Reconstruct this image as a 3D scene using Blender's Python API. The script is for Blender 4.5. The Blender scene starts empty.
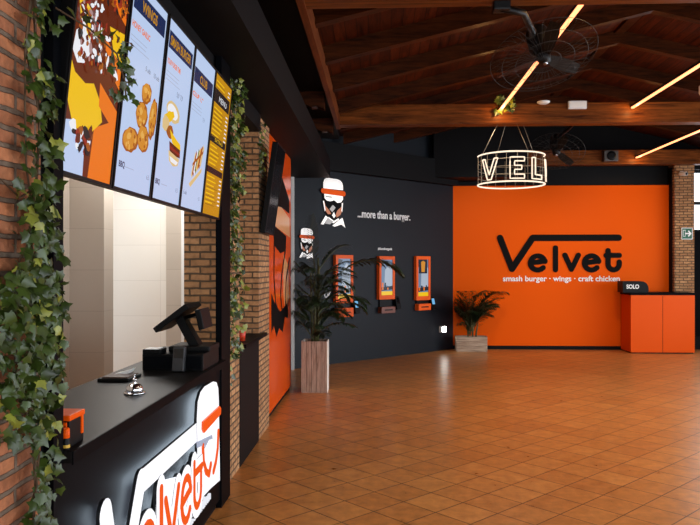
import bpy, bmesh, math, random
from mathutils import Vector, Matrix
random.seed(11)
scene = bpy.context.scene
COL = scene.collection
PI = math.pi

# ------------------------------------------------------------------ camera
cam_d = bpy.data.cameras.new('camera')
cam = bpy.data.objects.new('camera', cam_d)
COL.objects.link(cam)
cam_d.sensor_width = 36
cam_d.lens = 36.0
cam_d.shift_y = 0.0064
cam_d.clip_start = 0.05
cam_d.clip_end = 200
cam.location = (0, 0, 1.6)
cam.rotation_euler = (PI / 2, 0, math.atan(30 / 700))
scene.camera = cam

# ------------------------------------------------------------------ world
world = bpy.data.worlds.new('sky')
scene.world = world
world.use_nodes = True
bg = world.node_tree.nodes['Background']
bg.inputs[0].default_value = (0.80, 0.90, 1.0, 1)
bg.inputs[1].default_value = 3.0

# ------------------------------------------------------------------ exposure
scene.view_settings.view_transform = 'Standard'
scene.view_settings.look = 'None'
scene.view_settings.exposure = 0.0
scene.view_settings.gamma = 1.0
scene.view_settings.use_curve_mapping = False


def area(name, loc, rot, sx, sy, power, color=(1, 1, 1), spread=None):
    d = bpy.data.lights.new(name, 'AREA')
    d.shape = 'RECTANGLE'
    d.size, d.size_y = sx, sy
    d.energy = power
    d.color = color
    if spread:
        d.spread = spread
    o = bpy.data.objects.new(name, d)
    COL.objects.link(o)
    o.location = loc
    o.rotation_euler = rot
    return o


def spot(name, loc, target, power, color, angle, blend=0.6, radius=0.05):
    d = bpy.data.lights.new(name, 'SPOT')
    d.energy = power
    d.color = color
    d.spot_size = angle
    d.spot_blend = blend
    d.shadow_soft_size = radius
    o = bpy.data.objects.new(name, d)
    COL.objects.link(o)
    o.location = loc
    v = Vector(target) - Vector(loc)
    o.rotation_euler = v.to_track_quat('-Z', 'Y').to_euler()
    return o


# daylight through the glazed right side and the entrance behind the camera
area('daylight_side', (7.55, 5.5, 1.35), (0, PI / 2, 0), 2.1, 13.0, 270, (0.86, 0.93, 1.0), 2.6)
area('daylight_entrance', (3.2, -2.7, 1.3), (PI / 2, 0, 0), 7.0, 2.0, 95, (0.95, 0.97, 1.0), 2.4)
# unseen area lamps added under the roof for the linear luminaires' downward light
area('ceiling_row_left', (1.6, 8.2, 3.46), (0, 0, 0), 0.3, 2.8, 24, (1.0, 0.86, 0.68), 2.5)
area('ceiling_row_left_near', (1.6, 2.6, 3.46), (0, 0, 0), 0.3, 3.6, 16, (1.0, 0.86, 0.68), 2.5)
area('ceiling_row_middle', (3.34, 5.2, 3.46), (0, 0, 0), 0.3, 8.0, 40, (1.0, 0.86, 0.68), 2.5)
area('ceiling_row_right', (5.2, 5.2, 3.46), (0, 0, 0), 0.3, 8.0, 58, (1.0, 0.92, 0.80), 2.5)
# kitchen ceiling lamps
area('kitchen_lamp', (-2.4, 7.2, 2.93), (0, 0, 0), 0.9, 1.2, 38, (1.0, 0.985, 0.96))
area('kitchen_lamp_near', (-2.3, 3.3, 2.93), (0, 0, 0), 0.6, 1.2, 20, (1.0, 0.97, 0.93))
# track spots on the orange wall and on the emblem
spot('track_spot_orange', (2.2, 10.9, 3.42), (2.15, 13.75, 1.2), 108, (1.0, 0.88, 0.72), 1.5, 0.9, 0.10)
spot('track_spot_orange_right', (4.4, 10.9, 3.42), (4.4, 13.75, 1.2), 108, (1.0, 0.88, 0.72), 1.5, 0.9, 0.10)
spot('track_spot_emblem', (0.1, 10.3, 3.35), (-0.78, 11.6, 2.55), 34, (1.0, 0.95, 0.88), 0.55, 0.8, 0.04)


# ------------------------------------------------------------------ materials
def lin(c):
    c = c / 255.0
    return c / 12.92 if c <= 0.04045 else ((c + 0.055) / 1.055) ** 2.4


def rgb(r, g, b):
    return (lin(r), lin(g), lin(b), 1.0)


MATS = {}


def mat(name, color, rough=0.5, metal=0.0, emit=0.0, spec=0.5, var=0.0, vscale=8.0, bump=0.0, coat=0.0):
    m = bpy.data.materials.new(name)
    m.use_nodes = True
    nt = m.node_tree
    p = nt.nodes['Principled BSDF']
    p.inputs['Base Color'].default_value = color
    p.inputs['Roughness'].default_value = rough
    p.inputs['Metallic'].default_value = metal
    p.inputs['Specular IOR Level'].default_value = spec
    if coat:
        p.inputs['Coat Weight'].default_value = coat
        p.inputs['Coat Roughness'].default_value = 0.1
    if emit:
        p.inputs['Emission Color'].default_value = color
        p.inputs['Emission Strength'].default_value = emit
    if var or bump:
        g = nt.nodes.new('ShaderNodeNewGeometry')
        n = nt.nodes.new('ShaderNodeTexNoise')
        n.inputs['Scale'].default_value = vscale
        n.inputs['Detail'].default_value = 5
        nt.links.new(g.outputs['Position'], n.inputs['Vector'])
        if var:
            mr = nt.nodes.new('ShaderNodeMapRange')
            mr.inputs[1].default_value = 0.3
            mr.inputs[2].default_value = 0.7
            mr.inputs[3].default_value = 1 - var
            mr.inputs[4].default_value = 1 + var
            nt.links.new(n.outputs['Fac'], mr.inputs[0])
            h = nt.nodes.new('ShaderNodeHueSaturation')
            h.inputs['Color'].default_value = color
            nt.links.new(mr.outputs[0], h.inputs['Value'])
            nt.links.new(h.outputs[0], p.inputs['Base Color'])
        if bump:
            b = nt.nodes.new('ShaderNodeBump')
            b.inputs['Strength'].default_value = bump
            b.inputs['Distance'].default_value = 0.01
            nt.links.new(n.outputs['Fac'], b.inputs['Height'])
            nt.links.new(b.outputs[0], p.inputs['Normal'])
    MATS[name] = m
    return m


def emis(name, color, strength=1.0):
    """a luminous surface (screen pixels, lamps): black body + emission"""
    m = bpy.data.materials.new(name)
    m.use_nodes = True
    p = m.node_tree.nodes['Principled BSDF']
    p.inputs['Base Color'].default_value = (0.004, 0.004, 0.004, 1)
    p.inputs['Roughness'].default_value = 0.25
    p.inputs['Specular IOR Level'].default_value = 0.25
    p.inputs['Emission Color'].default_value = color
    p.inputs['Emission Strength'].default_value = strength
    MATS[name] = m
    return m


def brick_mat(name, c1, c2, mortar, bw=0.24, bh=0.06, gap=0.010, bump=0.9):
    m = bpy.data.materials.new(name)
    m.use_nodes = True
    nt = m.node_tree
    L = nt.links.new
    p = nt.nodes['Principled BSDF']
    g = nt.nodes.new('ShaderNodeNewGeometry')
    s = nt.nodes.new('ShaderNodeSeparateXYZ')
    L(g.outputs['Position'], s.inputs[0])
    a = nt.nodes.new('ShaderNodeMath')
    a.operation = 'ADD'
    L(s.outputs[0], a.inputs[0])
    L(s.outputs[1], a.inputs[1])
    c = nt.nodes.new('ShaderNodeCombineXYZ')
    L(a.outputs[0], c.inputs[0])
    L(s.outputs[2], c.inputs[1])
    nz = nt.nodes.new('ShaderNodeTexNoise')
    nz.inputs['Scale'].default_value = 9
    nz.inputs['Detail'].default_value = 4
    L(g.outputs['Position'], nz.inputs['Vector'])
    va = nt.nodes.new('ShaderNodeVectorMath')
    va.operation = 'MULTIPLY_ADD'
    L(nz.outputs['Color'], va.inputs[0])
    va.inputs[1].default_value = (0.016, 0.016, 0)
    L(c.outputs[0], va.inputs[2])
    b = nt.nodes.new('ShaderNodeTexBrick')
    L(va.outputs[0], b.inputs['Vector'])
    b.inputs['Color1'].default_value = c1
    b.inputs['Color2'].default_value = c2
    b.inputs['Mortar'].default_value = mortar
    b.inputs['Scale'].default_value = 1
    b.inputs['Brick Width'].default_value = bw
    b.inputs['Row Height'].default_value = bh
    b.inputs['Mortar Size'].default_value = gap
    b.inputs['Mortar Smooth'].default_value = 0.35
    b.inputs['Bias'].default_value = -0.1
    n2 = nt.nodes.new('ShaderNodeTexNoise')
    n2.inputs['Scale'].default_value = 30
    n2.inputs['Detail'].default_value = 6
    L(g.outputs['Position'], n2.inputs['Vector'])
    mx = nt.nodes.new('ShaderNodeMix')
    mx.data_type = 'RGBA'
    mx.blend_type = 'OVERLAY'
    mx.inputs[0].default_value = 0.55
    L(b.outputs['Color'], mx.inputs[6])
    L(n2.outputs['Fac'], mx.inputs[7])
    L(mx.outputs[2], p.inputs['Base Color'])
    p.inputs['Roughness'].default_value = 0.9
    iv = nt.nodes.new('ShaderNodeMath')
    iv.operation = 'MULTIPLY_ADD'
    L(b.outputs['Fac'], iv.inputs[0])
    iv.inputs[1].default_value = -1.0
    L(n2.outputs['Fac'], iv.inputs[2])
    bp = nt.nodes.new('ShaderNodeBump')
    bp.inputs['Strength'].default_value = bump
    bp.inputs['Distance'].default_value = 0.012
    L(iv.outputs[0], bp.inputs['Height'])
    L(bp.outputs[0], p.inputs['Normal'])
    return m


def tile_mat(name, size_u, size_v, c1, c2, grout, gap, rot=0.0, off=(0, 0), wall=False, rough=0.35, nscale=6, nmix=0.5, bump=0.3):
    m = bpy.data.materials.new(name)
    m.use_nodes = True
    nt = m.node_tree
    L = nt.links.new
    p = nt.nodes['Principled BSDF']
    g = nt.nodes.new('ShaderNodeNewGeometry')
    vec = g.outputs['Position']
    if wall:
        s = nt.nodes.new('ShaderNodeSeparateXYZ')
        L(vec, s.inputs[0])
        a = nt.nodes.new('ShaderNodeMath')
        a.operation = 'ADD'
        L(s.outputs[0], a.inputs[0])
        L(s.outputs[1], a.inputs[1])
        c = nt.nodes.new('ShaderNodeCombineXYZ')
        L(a.outputs[0], c.inputs[0])
        L(s.outputs[2], c.inputs[1])
        vec = c.outputs[0]
    mp = nt.nodes.new('ShaderNodeMapping')
    mp.vector_type = 'TEXTURE'
    mp.inputs['Location'].default_value = (off[0], off[1], 0)
    mp.inputs['Rotation'].default_value = (0, 0, rot)
    L(vec, mp.inputs['Vector'])
    b = nt.nodes.new('ShaderNodeTexBrick')
    b.offset = 0.0
    L(mp.outputs[0], b.inputs['Vector'])
    b.inputs['Color1'].default_value = c1
    b.inputs['Color2'].default_value = c2
    b.inputs['Mortar'].default_value = grout
    b.inputs['Scale'].default_value = 1
    b.inputs['Brick Width'].default_value = size_u
    b.inputs['Row Height'].default_value = size_v
    b.inputs['Mortar Size'].default_value = gap
    b.inputs['Mortar Smooth'].default_value = 0.2
    n = nt.nodes.new('ShaderNodeTexNoise')
    n.inputs['Scale'].default_value = nscale
    n.inputs['Detail'].default_value = 8
    n.inputs['Roughness'].default_value = 0.65
    L(g.outputs['Position'], n.inputs['Vector'])
    mx = nt.nodes.new('ShaderNodeMix')
    mx.data_type = 'RGBA'
    mx.blend_type = 'OVERLAY'
    mx.inputs[0].default_value = nmix
    L(b.outputs['Color'], mx.inputs[6])
    L(n.outputs['Fac'], mx.inputs[7])
    L(mx.outputs[2], p.inputs['Base Color'])
    rr = nt.nodes.new('ShaderNodeMapRange')
    rr.inputs[3].default_value = rough - 0.08
    rr.inputs[4].default_value = rough + 0.12
    L(n.outputs['Fac'], rr.inputs[0])
    L(rr.outputs[0], p.inputs['Roughness'])
    h = nt.nodes.new('ShaderNodeMath')
    h.operation = 'MULTIPLY_ADD'
    L(b.outputs['Fac'], h.inputs[0])
    h.inputs[1].default_value = -1.0
    h2 = nt.nodes.new('ShaderNodeMath')
    h2.operation = 'MULTIPLY'
    L(n.outputs['Fac'], h2.inputs[0])
    h2.inputs[1].default_value = 0.35
    L(h2.outputs[0], h.inputs[2])
    bp = nt.nodes.new('ShaderNodeBump')
    bp.inputs['Strength'].default_value = bump
    bp.inputs['Distance'].default_value = 0.004
    L(h.outputs[0], bp.inputs['Height'])
    L(bp.outputs[0], p.inputs['Normal'])
    return m


def wood_mat(name, dark, light, axis=(1, 12, 12), scale=2.0, rough=0.5, boards=None):
    m = bpy.data.materials.new(name)
    m.use_nodes = True
    nt = m.node_tree
    L = nt.links.new
    p = nt.nodes['Principled BSDF']
    g = nt.nodes.new('ShaderNodeNewGeometry')
    mp = nt.nodes.new('ShaderNodeMapping')
    mp.inputs['Scale'].default_value = axis
    L(g.outputs['Position'], mp.inputs['Vector'])
    n = nt.nodes.new('ShaderNodeTexNoise')
    n.inputs['Scale'].default_value = scale
    n.inputs['Detail'].default_value = 8
    n.inputs['Roughness'].default_value = 0.65
    n.inputs['Distortion'].default_value = 0.4
    L(mp.outputs[0], n.inputs['Vector'])
    r = nt.nodes.new('ShaderNodeValToRGB')
    r.color_ramp.elements[0].position = 0.3
    r.color_ramp.elements[0].color = dark
    r.color_ramp.elements[1].position = 0.72
    r.color_ramp.elements[1].color = light
    L(n.outputs['Fac'], r.inputs[0])
    out = r.outputs[0]
    if boards:
        w = nt.nodes.new('ShaderNodeTexBrick')
        w.offset = 0.4
        w.inputs['Scale'].default_value = 1
        w.inputs['Brick Width'].default_value = boards[1]
        w.inputs['Row Height'].default_value = boards[0]
        w.inputs['Mortar Size'].default_value = 0.004
        w.inputs['Color1'].default_value = (1, 1, 1, 1)
        w.inputs['Color2'].default_value = (0.55, 0.55, 0.55, 1)
        w.inputs['Mortar'].default_value = (0.12, 0.12, 0.12, 1)
        mp2 = nt.nodes.new('ShaderNodeMapping')
        mp2.inputs['Rotation'].default_value = boards[2]
        L(g.outputs['Position'], mp2.inputs['Vector'])
        L(mp2.outputs[0], w.inputs['Vector'])
        mx = nt.nodes.new('ShaderNodeMix')
        mx.data_type = 'RGBA'
        mx.blend_type = 'MULTIPLY'
        mx.inputs[0].default_value = 1
        L(out, mx.inputs[6])
        L(w.outputs['Color'], mx.inputs[7])
        out = mx.outputs[2]
    L(out, p.inputs['Base Color'])
    p.inputs['Roughness'].default_value = rough
    p.inputs['Specular IOR Level'].default_value = 0.08
    bp = nt.nodes.new('ShaderNodeBump')
    bp.inputs['Strength'].default_value = 0.25
    bp.inputs['Distance'].default_value = 0.006
    L(n.outputs['Fac'], bp.inputs['Height'])
    L(bp.outputs[0], p.inputs['Normal'])
    return m


M_floor = tile_mat('terracotta_floor', 0.284, 0.284, rgb(196, 129, 66), rgb(180, 114, 56), rgb(84, 52, 28), 0.0048,
                   rot=PI / 4, off=(0.763, 4.983), rough=0.29, nscale=10, nmix=0.75, bump=0.32)
M_brick = brick_mat('red_brick', rgb(166, 104, 66), rgb(130, 76, 48), rgb(104, 86, 70), bh=0.053, gap=0.009, bump=1.0)
M_brick2 = brick_mat('tan_brick', rgb(184, 136, 92), rgb(150, 104, 66), rgb(92, 72, 52), bw=0.15, bh=0.052, gap=0.008, bump=1.0)
M_black = mat('black_paint', rgb(10, 10, 12), 0.6, spec=0.12, var=0.06, vscale=3)
M_blackwall = mat('anthracite_wall_paint', rgb(15, 20, 27), 0.5, spec=0.2, var=0.06, vscale=2)
M_blackgloss = mat('black_laminate', rgb(8, 9, 12), 0.45, spec=0.03, var=0.1, vscale=20)
M_counter_top = mat('black_stone_top', rgb(20, 18, 17), 0.38, spec=0.14, var=0.12, vscale=60)
M_orange = mat('orange_paint', rgb(230, 88, 0), 0.5, spec=0.06)
M_orange_panel = mat('orange_gloss_panel', rgb(228, 80, 4), 0.25, spec=0.3, coat=0.2)
M_orange_lam = mat('orange_laminate', rgb(224, 82, 2), 0.4, spec=0.12)
M_beam = wood_mat('beam_wood', rgb(48, 21, 7), rgb(132, 72, 26), axis=(1, 12, 12), scale=2.2, rough=0.42)
M_rafter = wood_mat('rafter_wood', rgb(24, 10, 3), rgb(76, 36, 13), axis=(1.2, 10, 10), scale=2.5, rough=0.4)
M_board = wood_mat('ceiling_board_wood', rgb(36, 12, 3), rgb(96, 38, 12), axis=(10, 1, 6), scale=2.0, rough=0.5,
                   boards=(0.11, 2.3, (0, 0, PI / 2)))
M_edge = wood_mat('edge_beam_wood', rgb(64, 28, 12), rgb(122, 64, 30), axis=(12, 1, 12), scale=2.0, rough=0.5)
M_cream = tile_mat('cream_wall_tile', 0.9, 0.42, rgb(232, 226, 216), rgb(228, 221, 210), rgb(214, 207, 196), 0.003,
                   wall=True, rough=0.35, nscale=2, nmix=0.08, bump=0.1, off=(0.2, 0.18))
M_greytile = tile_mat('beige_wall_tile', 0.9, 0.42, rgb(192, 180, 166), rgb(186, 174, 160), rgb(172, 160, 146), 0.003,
                      wall=True, rough=0.35, nscale=2, nmix=0.08, bump=0.1, off=(0.2, 0.31))  # darker copy of the cream tile, includes the shade on the side wall
M_white = mat('white_paint', rgb(232, 230, 226), 0.5)
M_whiteplastic = mat('white_plastic', rgb(226, 226, 224), 0.35)
M_letter_white = mat('white_vinyl', rgb(244, 244, 242), 0.5)
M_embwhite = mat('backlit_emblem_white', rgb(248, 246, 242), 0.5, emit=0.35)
M_blackletter = mat('black_letter', rgb(7, 6, 6), 0.6, spec=0.08)
M_blackmetal = mat('black_metal', rgb(8, 8, 9), 0.45, spec=0.25)
M_blackplastic = mat('black_plastic', rgb(6, 6, 7), 0.45, spec=0.15)
M_darkglass = mat('dark_screen_glass', rgb(10, 11, 14), 0.12, spec=0.5)
M_chrome = mat('chrome', rgb(225, 225, 228), 0.1, metal=1.0)
M_steel = mat('steel', rgb(170, 172, 176), 0.3, metal=1.0)
M_drumwire = mat('drum_wire', rgb(150, 138, 120), 0.4, metal=0.5)  # lighter than the fan wire: the neon's light is in this colour
M_wire = mat('fan_guard_wire', rgb(48, 42, 38), 0.6, metal=0.2)
M_leaf = mat('ivy_leaf', rgb(48, 64, 18), 0.38, var=0.6, vscale=16, spec=0.4)
M_leaf2 = mat('ivy_leaf_pale', rgb(122, 126, 42), 0.45, var=0.3, vscale=16)
M_stem = mat('vine_stem', rgb(78, 58, 36), 0.8)
M_palm = mat('palm_leaflet', rgb(26, 42, 20), 0.4, var=0.3, vscale=14)
M_palmstem = mat('palm_cane', rgb(74, 78, 42), 0.55)
M_soil = mat('soil', rgb(40, 30, 22), 0.95)
M_plank = wood_mat('whitewashed_plank', rgb(118, 92, 74), rgb(196, 172, 152), axis=(14, 14, 1.2), scale=3, rough=0.7)
M_plankh = wood_mat('whitewashed_plank_low', rgb(130, 104, 84), rgb(206, 184, 162), axis=(1.2, 14, 14), scale=3, rough=0.7)
M_plankside = mat('daylit_planter_side', rgb(236, 226, 214), 0.6, var=0.06)  # paler than the front planks: daylight from the side is in this colour
M_led = emis('warm_led', (1.0, 0.32, 0.13, 1), 3.2)
M_neon = emis('warm_neon', (1.0, 0.80, 0.60, 1), 1.35)
M_signwhite = emis('white_lightbox_face', (0.93, 0.95, 1.0, 1), 1.12)
M_signside = mat('lightbox_return', rgb(26, 27, 30), 0.4)
M_signtext = emis('white_lightbox_text', (0.9, 0.93, 1.0, 1), 0.9)
M_halo = emis('halo_led', (0.72, 0.86, 1.0, 1), 11.0)
M_signorange = emis('orange_lightbox_letter', rgb(240, 84, 16), 1.0)
M_boxlight = emis('white_box_lamp', (1.0, 0.95, 0.86, 1), 22.0)
M_exitgreen = mat('exit_green', rgb(8, 92, 62), 0.4)
M_pane = bpy.data.materials.new('window_glass')
M_pane.use_nodes = True
_nt = M_pane.node_tree
_nt.nodes.clear()
_o = _nt.nodes.new('ShaderNodeOutputMaterial')
_t = _nt.nodes.new('ShaderNodeBsdfTransparent')
_gl = _nt.nodes.new('ShaderNodeBsdfGlossy')
_gl.inputs['Roughness'].default_value = 0.03
_m = _nt.nodes.new('ShaderNodeMixShader')
_m.inputs[0].default_value = 0.06
_nt.links.new(_t.outputs[0], _m.inputs[1])
_nt.links.new(_gl.outputs[0], _m.inputs[2])
_nt.links.new(_m.outputs[0], _o.inputs[0])
M_skin = mat('emblem_tan', rgb(196, 122, 82), 0.5)
M_grey = mat('emblem_grey', rgb(186, 184, 182), 0.5)
# screen inks
S_blue = emis('screen_pale_blue', rgb(186, 206, 240), 0.95)
S_navy = emis('screen_navy', rgb(18, 40, 84), 0.9)
S_gold = emis('screen_gold', rgb(198, 140, 14), 0.9)
S_yel = emis('screen_yellow', rgb(240, 192, 20), 0.95)
S_or = emis('screen_orange', rgb(234, 118, 22), 0.95)
S_sub = emis('screen_orange_text', rgb(232, 122, 76), 0.95)
S_txt = emis('screen_grey_text', rgb(120, 132, 160), 0.9)
S_pale = emis('screen_pale_line', rgb(170, 182, 210), 0.9)
S_mauve = emis('screen_mauve', rgb(176, 140, 140), 0.9)
S_brown = emis('screen_brown', rgb(98, 36, 14), 0.9)
S_red = emis('screen_red', rgb(150, 44, 26), 0.9)
S_fry = emis('screen_fried_gold', rgb(214, 142, 42), 0.9)
S_fryl = emis('screen_fried_light', rgb(232, 176, 84), 0.9)
S_fryd = emis('screen_fried_shade', rgb(164, 88, 22), 0.9)
S_bun = emis('screen_bun', rgb(226, 196, 138), 0.9)
S_green = emis('screen_green', rgb(92, 118, 40), 0.85)
S_white = emis('screen_white', rgb(238, 240, 246), 0.95)
S_dark = emis('screen_black', rgb(24, 26, 32), 0.7)
S_amber = emis('screen_amber', rgb(150, 104, 16), 0.85)
S_steelb = emis('screen_steel_blue', rgb(110, 132, 160), 0.85)
S_mist = emis('screen_mist', rgb(176, 188, 204), 0.85)
S_deep = emis('screen_deep', rgb(40, 50, 66), 0.5)
S_term = emis('terminal_blue', rgb(120, 190, 240), 0.9)


# ------------------------------------------------------------------ mesh builder
class MB:
    def __init__(self):
        self.bm = bmesh.new()
        self.mats = []

    def mi(self, m):
        if m not in self.mats:
            self.mats.append(m)
        return self.mats.index(m)

    def face(self, pts, m, smooth=False):
        f = self.bm.faces.new([self.bm.verts.new(p) for p in pts])
        f.material_index = self.mi(m)
        f.smooth = smooth
        return f

    def box(self, x0, x1, y0, y1, z0, z1, m, bevel=0.0, mtx=None):
        k = self.mi(m)
        vs = [self.bm.verts.new((x, y, z)) for z in (z0, z1) for y in (y0, y1) for x in (x0, x1)]
        fs = [self.bm.faces.new([vs[i] for i in q]) for q in
              ((0, 2, 3, 1), (4, 5, 7, 6), (0, 1, 5, 4), (2, 6, 7, 3), (0, 4, 6, 2), (1, 3, 7, 5))]
        for f in fs:
            f.material_index = k
        if bevel:
            es = list({e for f in fs for e in f.edges})
            r = bmesh.ops.bevel(self.bm, geom=es, offset=bevel, segments=2, affect='EDGES', profile=0.7)
            for f in r['faces']:
                f.material_index = k
            if mtx is not None:
                vs = list({v for f in r['faces'] for v in f.verts} | {v for f in fs if f.is_valid for v in f.verts})
        if mtx is not None:
            for v in vs:
                v.co = mtx @ v.co
        return self

    def hexa(self, bottom, top, m):
        """bottom/top: 4 points each, same order"""
        k = self.mi(m)
        b = [self.bm.verts.new(p) for p in bottom]
        t = [self.bm.verts.new(p) for p in top]
        fs = [self.bm.faces.new(b[::-1]), self.bm.faces.new(t)]
        for i in range(4):
            j = (i + 1) % 4
            fs.append(self.bm.faces.new([b[i], b[j], t[j], t[i]]))
        for f in fs:
            f.material_index = k
        return self

    def flat(self, poly, y0, y1, m, side=None):
        """polygon in local x,z extruded between y0 (front, towards viewer) and y1"""
        area2 = sum(poly[i][0] * poly[(i + 1) % len(poly)][1] - poly[(i + 1) % len(poly)][0] * poly[i][1] for i in range(len(poly)))
        if area2 < 0:
            poly = poly[::-1]
        k = self.mi(m)
        ks = self.mi(side or m)
        f = [self.bm.verts.new((p[0], y0, p[1])) for p in poly]
        b = [self.bm.verts.new((p[0], y1, p[1])) for p in poly]
        n = len(poly)
        ff = self.bm.faces.new(f)
        ff.material_index = k
        fb = self.bm.faces.new(b[::-1])
        fb.material_index = ks
        for i in range(n):
            j = (i + 1) % n
            s = self.bm.faces.new([f[j], f[i], b[i], b[j]])
            s.material_index = ks
        if n > 4:
            bmesh.ops.triangulate(self.bm, faces=[ff, fb])
        return self

    def stroke(self, pts, w, y0, y1, m, side=None, caps=True, taper=None):
        n = len(pts)
        lay_ = getattr(self, 'lay_', 0)
        for i in range(n - 1):
            lay_ += 1
            a, b = Vector(pts[i]), Vector(pts[i + 1])
            d = b - a
            if d.length < 1e-6:
                continue
            d.normalize()
            p = Vector((-d.y, d.x)) * w / 2
            self.flat([tuple(a - p), tuple(b - p), tuple(b + p), tuple(a + p)], y0 - 4e-5 * lay_, y1, m, side)
        for i, q in enumerate(pts):
            if not caps and i in (0, n - 1):
                continue
            lay_ += 1
            self.flat([(q[0] + w / 2 * math.cos(t * PI / 8), q[1] + w / 2 * math.sin(t * PI / 8)) for t in range(16)], y0 - 4e-5 * lay_, y1, m, side)
        self.lay_ = lay_
        return self

    def lathe(self, prof, m, c=(0, 0, 0), n=28, mtx=None):
        k = self.mi(m)
        rings = []
        for r, z in prof:
            if r < 1e-6:
                rings.append([self.bm.verts.new((c[0], c[1], c[2] + z))])
            else:
                rings.append([self.bm.verts.new((c[0] + r * math.cos(2 * PI * i / n), c[1] + r * math.sin(2 * PI * i / n), c[2] + z)) for i in range(n)])
        for a, b in zip(rings, rings[1:]):
            for i in range(n):
                j = (i + 1) % n
                if len(a) == 1 and len(b) == 1:
                    continue
                if len(a) == 1:
                    f = self.bm.faces.new([a[0], b[j], b[i]])
                elif len(b) == 1:
                    f = self.bm.faces.new([a[i], a[j], b[0]])
                else:
                    f = self.bm.faces.new([a[i], a[j], b[j], b[i]])
                f.material_index = k
                f.smooth = True
        if mtx is not None:
            for ring in rings:
                for v in ring:
                    v.co = mtx @ v.co
        return self

    def tube(self, pts, r, m, n=8, closed=False, radii=None):
        k = self.mi(m)
        P = [Vector(p) for p in pts]
        N = len(P)
        rings = []
        up = Vector((0, 0, 1))
        for i, p in enumerate(P):
            if closed:
                t = P[(i + 1) % N] - P[i - 1]
            else:
                t = P[min(i + 1, N - 1)] - P[max(i - 1, 0)]
            t.normalize()
            ref = up if abs(t.dot(up)) < 0.95 else Vector((1, 0, 0))
            a = t.cross(ref).normalized()
            b = a.cross(t).normalized()
            rr = radii[i] if radii else r
            rings.append([self.bm.verts.new(p + a * rr * math.cos(2 * PI * j / n) + b * rr * math.sin(2 * PI * j / n)) for j in range(n)])
        for i in range(N if closed else N - 1):
            A, B = rings[i], rings[(i + 1) % N]
            for j in range(n):
                q = (j + 1) % n
                f = self.bm.faces.new([A[j], A[q], B[q], B[j]])
                f.material_index = k
                f.smooth = True
        if not closed:
            f = self.bm.faces.new(rings[0][::-1])
            f.material_index = k
            f = self.bm.faces.new(rings[-1])
            f.material_index = k
        return self

    def text(self, s, size, m, x, z, y=-0.002, ext=0.001, align='LEFT', bold=0.0, sx=1.0, shear=0.0, width=None):
        """lettering in the local x,z plane facing -y, baseline at z"""
        cu = bpy.data.curves.new('lettering', 'FONT')
        cu.body = s
        cu.size = size
        cu.extrude = ext
        cu.offset = bold
        cu.align_x = align
        cu.shear = shear
        ob = bpy.data.objects.new('lettering', cu)
        me = bpy.data.meshes.new_from_object(ob)
        xs = [v.co.x for v in me.vertices]
        if width and xs:
            sx = width / (max(xs) - min(xs))
        k = self.mi(m)
        vs = [self.bm.verts.new((x + v.co.x * sx, y - v.co.z, z + v.co.y)) for v in me.vertices]
        for p in me.polygons:
            try:
                f = self.bm.faces.new([vs[i] for i in p.vertices])
                f.material_index = k
            except ValueError:
                pass
        bpy.data.objects.remove(ob)
        bpy.data.meshes.remove(me)
        bpy.data.curves.remove(cu)
        return self

    def width_of(self):
        xs = [v.co.x for v in self.bm.verts]
        return min(xs), max(xs)

    def build(self, name, parent=None, recalc=True):
        if recalc:
            bmesh.ops.recalc_face_normals(self.bm, faces=self.bm.faces)
        me = bpy.data.meshes.new(name)
        off = None
        if parent is None:
            xs = [v.co for v in self.bm.verts]
            lo = Vector((min(v.x for v in xs), min(v.y for v in xs), min(v.z for v in xs)))
            hi = Vector((max(v.x for v in xs), max(v.y for v in xs), max(v.z for v in xs)))
            off = Vector(((lo.x + hi.x) / 2, (lo.y + hi.y) / 2, lo.z))
            bmesh.ops.translate(self.bm, verts=self.bm.verts, vec=-off)
        self.bm.to_mesh(me)
        self.bm.free()
        for m in self.mats:
            me.materials.append(m)
        o = bpy.data.objects.new(name, me)
        COL.objects.link(o)
        if parent is not None:
            o.parent = parent
        else:
            o.location = off
        return o


def thing(name, label, cat, loc=(0, 0, 0), rot=(0, 0, 0), group=None):
    o = bpy.data.objects.new(name, None)
    o.empty_display_size = 0.1
    COL.objects.link(o)
    o.location = loc
    o.rotation_euler = rot
    o['label'] = label
    o['category'] = cat
    if group:
        o['group'] = group
    return o


def tag(o, label, cat, group=None):
    o['label'] = label
    o['category'] = cat
    if group:
        o['group'] = group
    return o


def words(parent, s, size, m, x, z, y, ext, bold, width):
    """lettering set word by word, each word a part; total width given"""
    probe = MB()
    probe.text(s, size, m, 0, 0, bold=bold)
    a, b = probe.width_of()
    probe.bm.free()
    sx = width / (b - a)
    pos = 0
    for w in s.split(' '):
        pre = s[:pos] + w
        p1 = MB()
        p1.text(pre, size, m, 0, 0, bold=bold)
        p2 = MB()
        p2.text(w, size, m, 0, 0, bold=bold)
        end = p1.width_of()[1]
        w0, w1 = p2.width_of()
        p1.bm.free()
        p2.bm.free()
        mb = MB()
        mb.text(w, size, m, x + (end - w1) * sx, z, y=y, ext=ext, bold=bold, sx=sx)
        mb.build('dot' if w == '\u00b7' else 'word', parent)
        pos += len(w) + 1


def struct(o):
    o['kind'] = 'structure'
    return o


def sbox(name, x0, x1, y0, y1, z0, z1, m):
    return struct(MB().box(x0, x1, y0, y1, z0, z1, m).build(name))


R_LEFT = (0, 0, PI / 2)      # things on the left wall face +X
R_DIAG = (0, 0, PI / 4)      # things on the slanted black wall
DX0 = -1.42


def diag(s, z=0.0, out=0.0):
    """point on the slanted black wall: s metres along it, out metres towards the room"""
    q = math.sqrt(0.5)
    return (DX0 + s * q + out * q, DX0 + 12.3 + s * q - out * q, z)


# ================================================================== THE SETTING
sbox('floor', -4.2, 9.0, -3.4, 14.3, -0.1, 0.0, M_floor)

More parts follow.
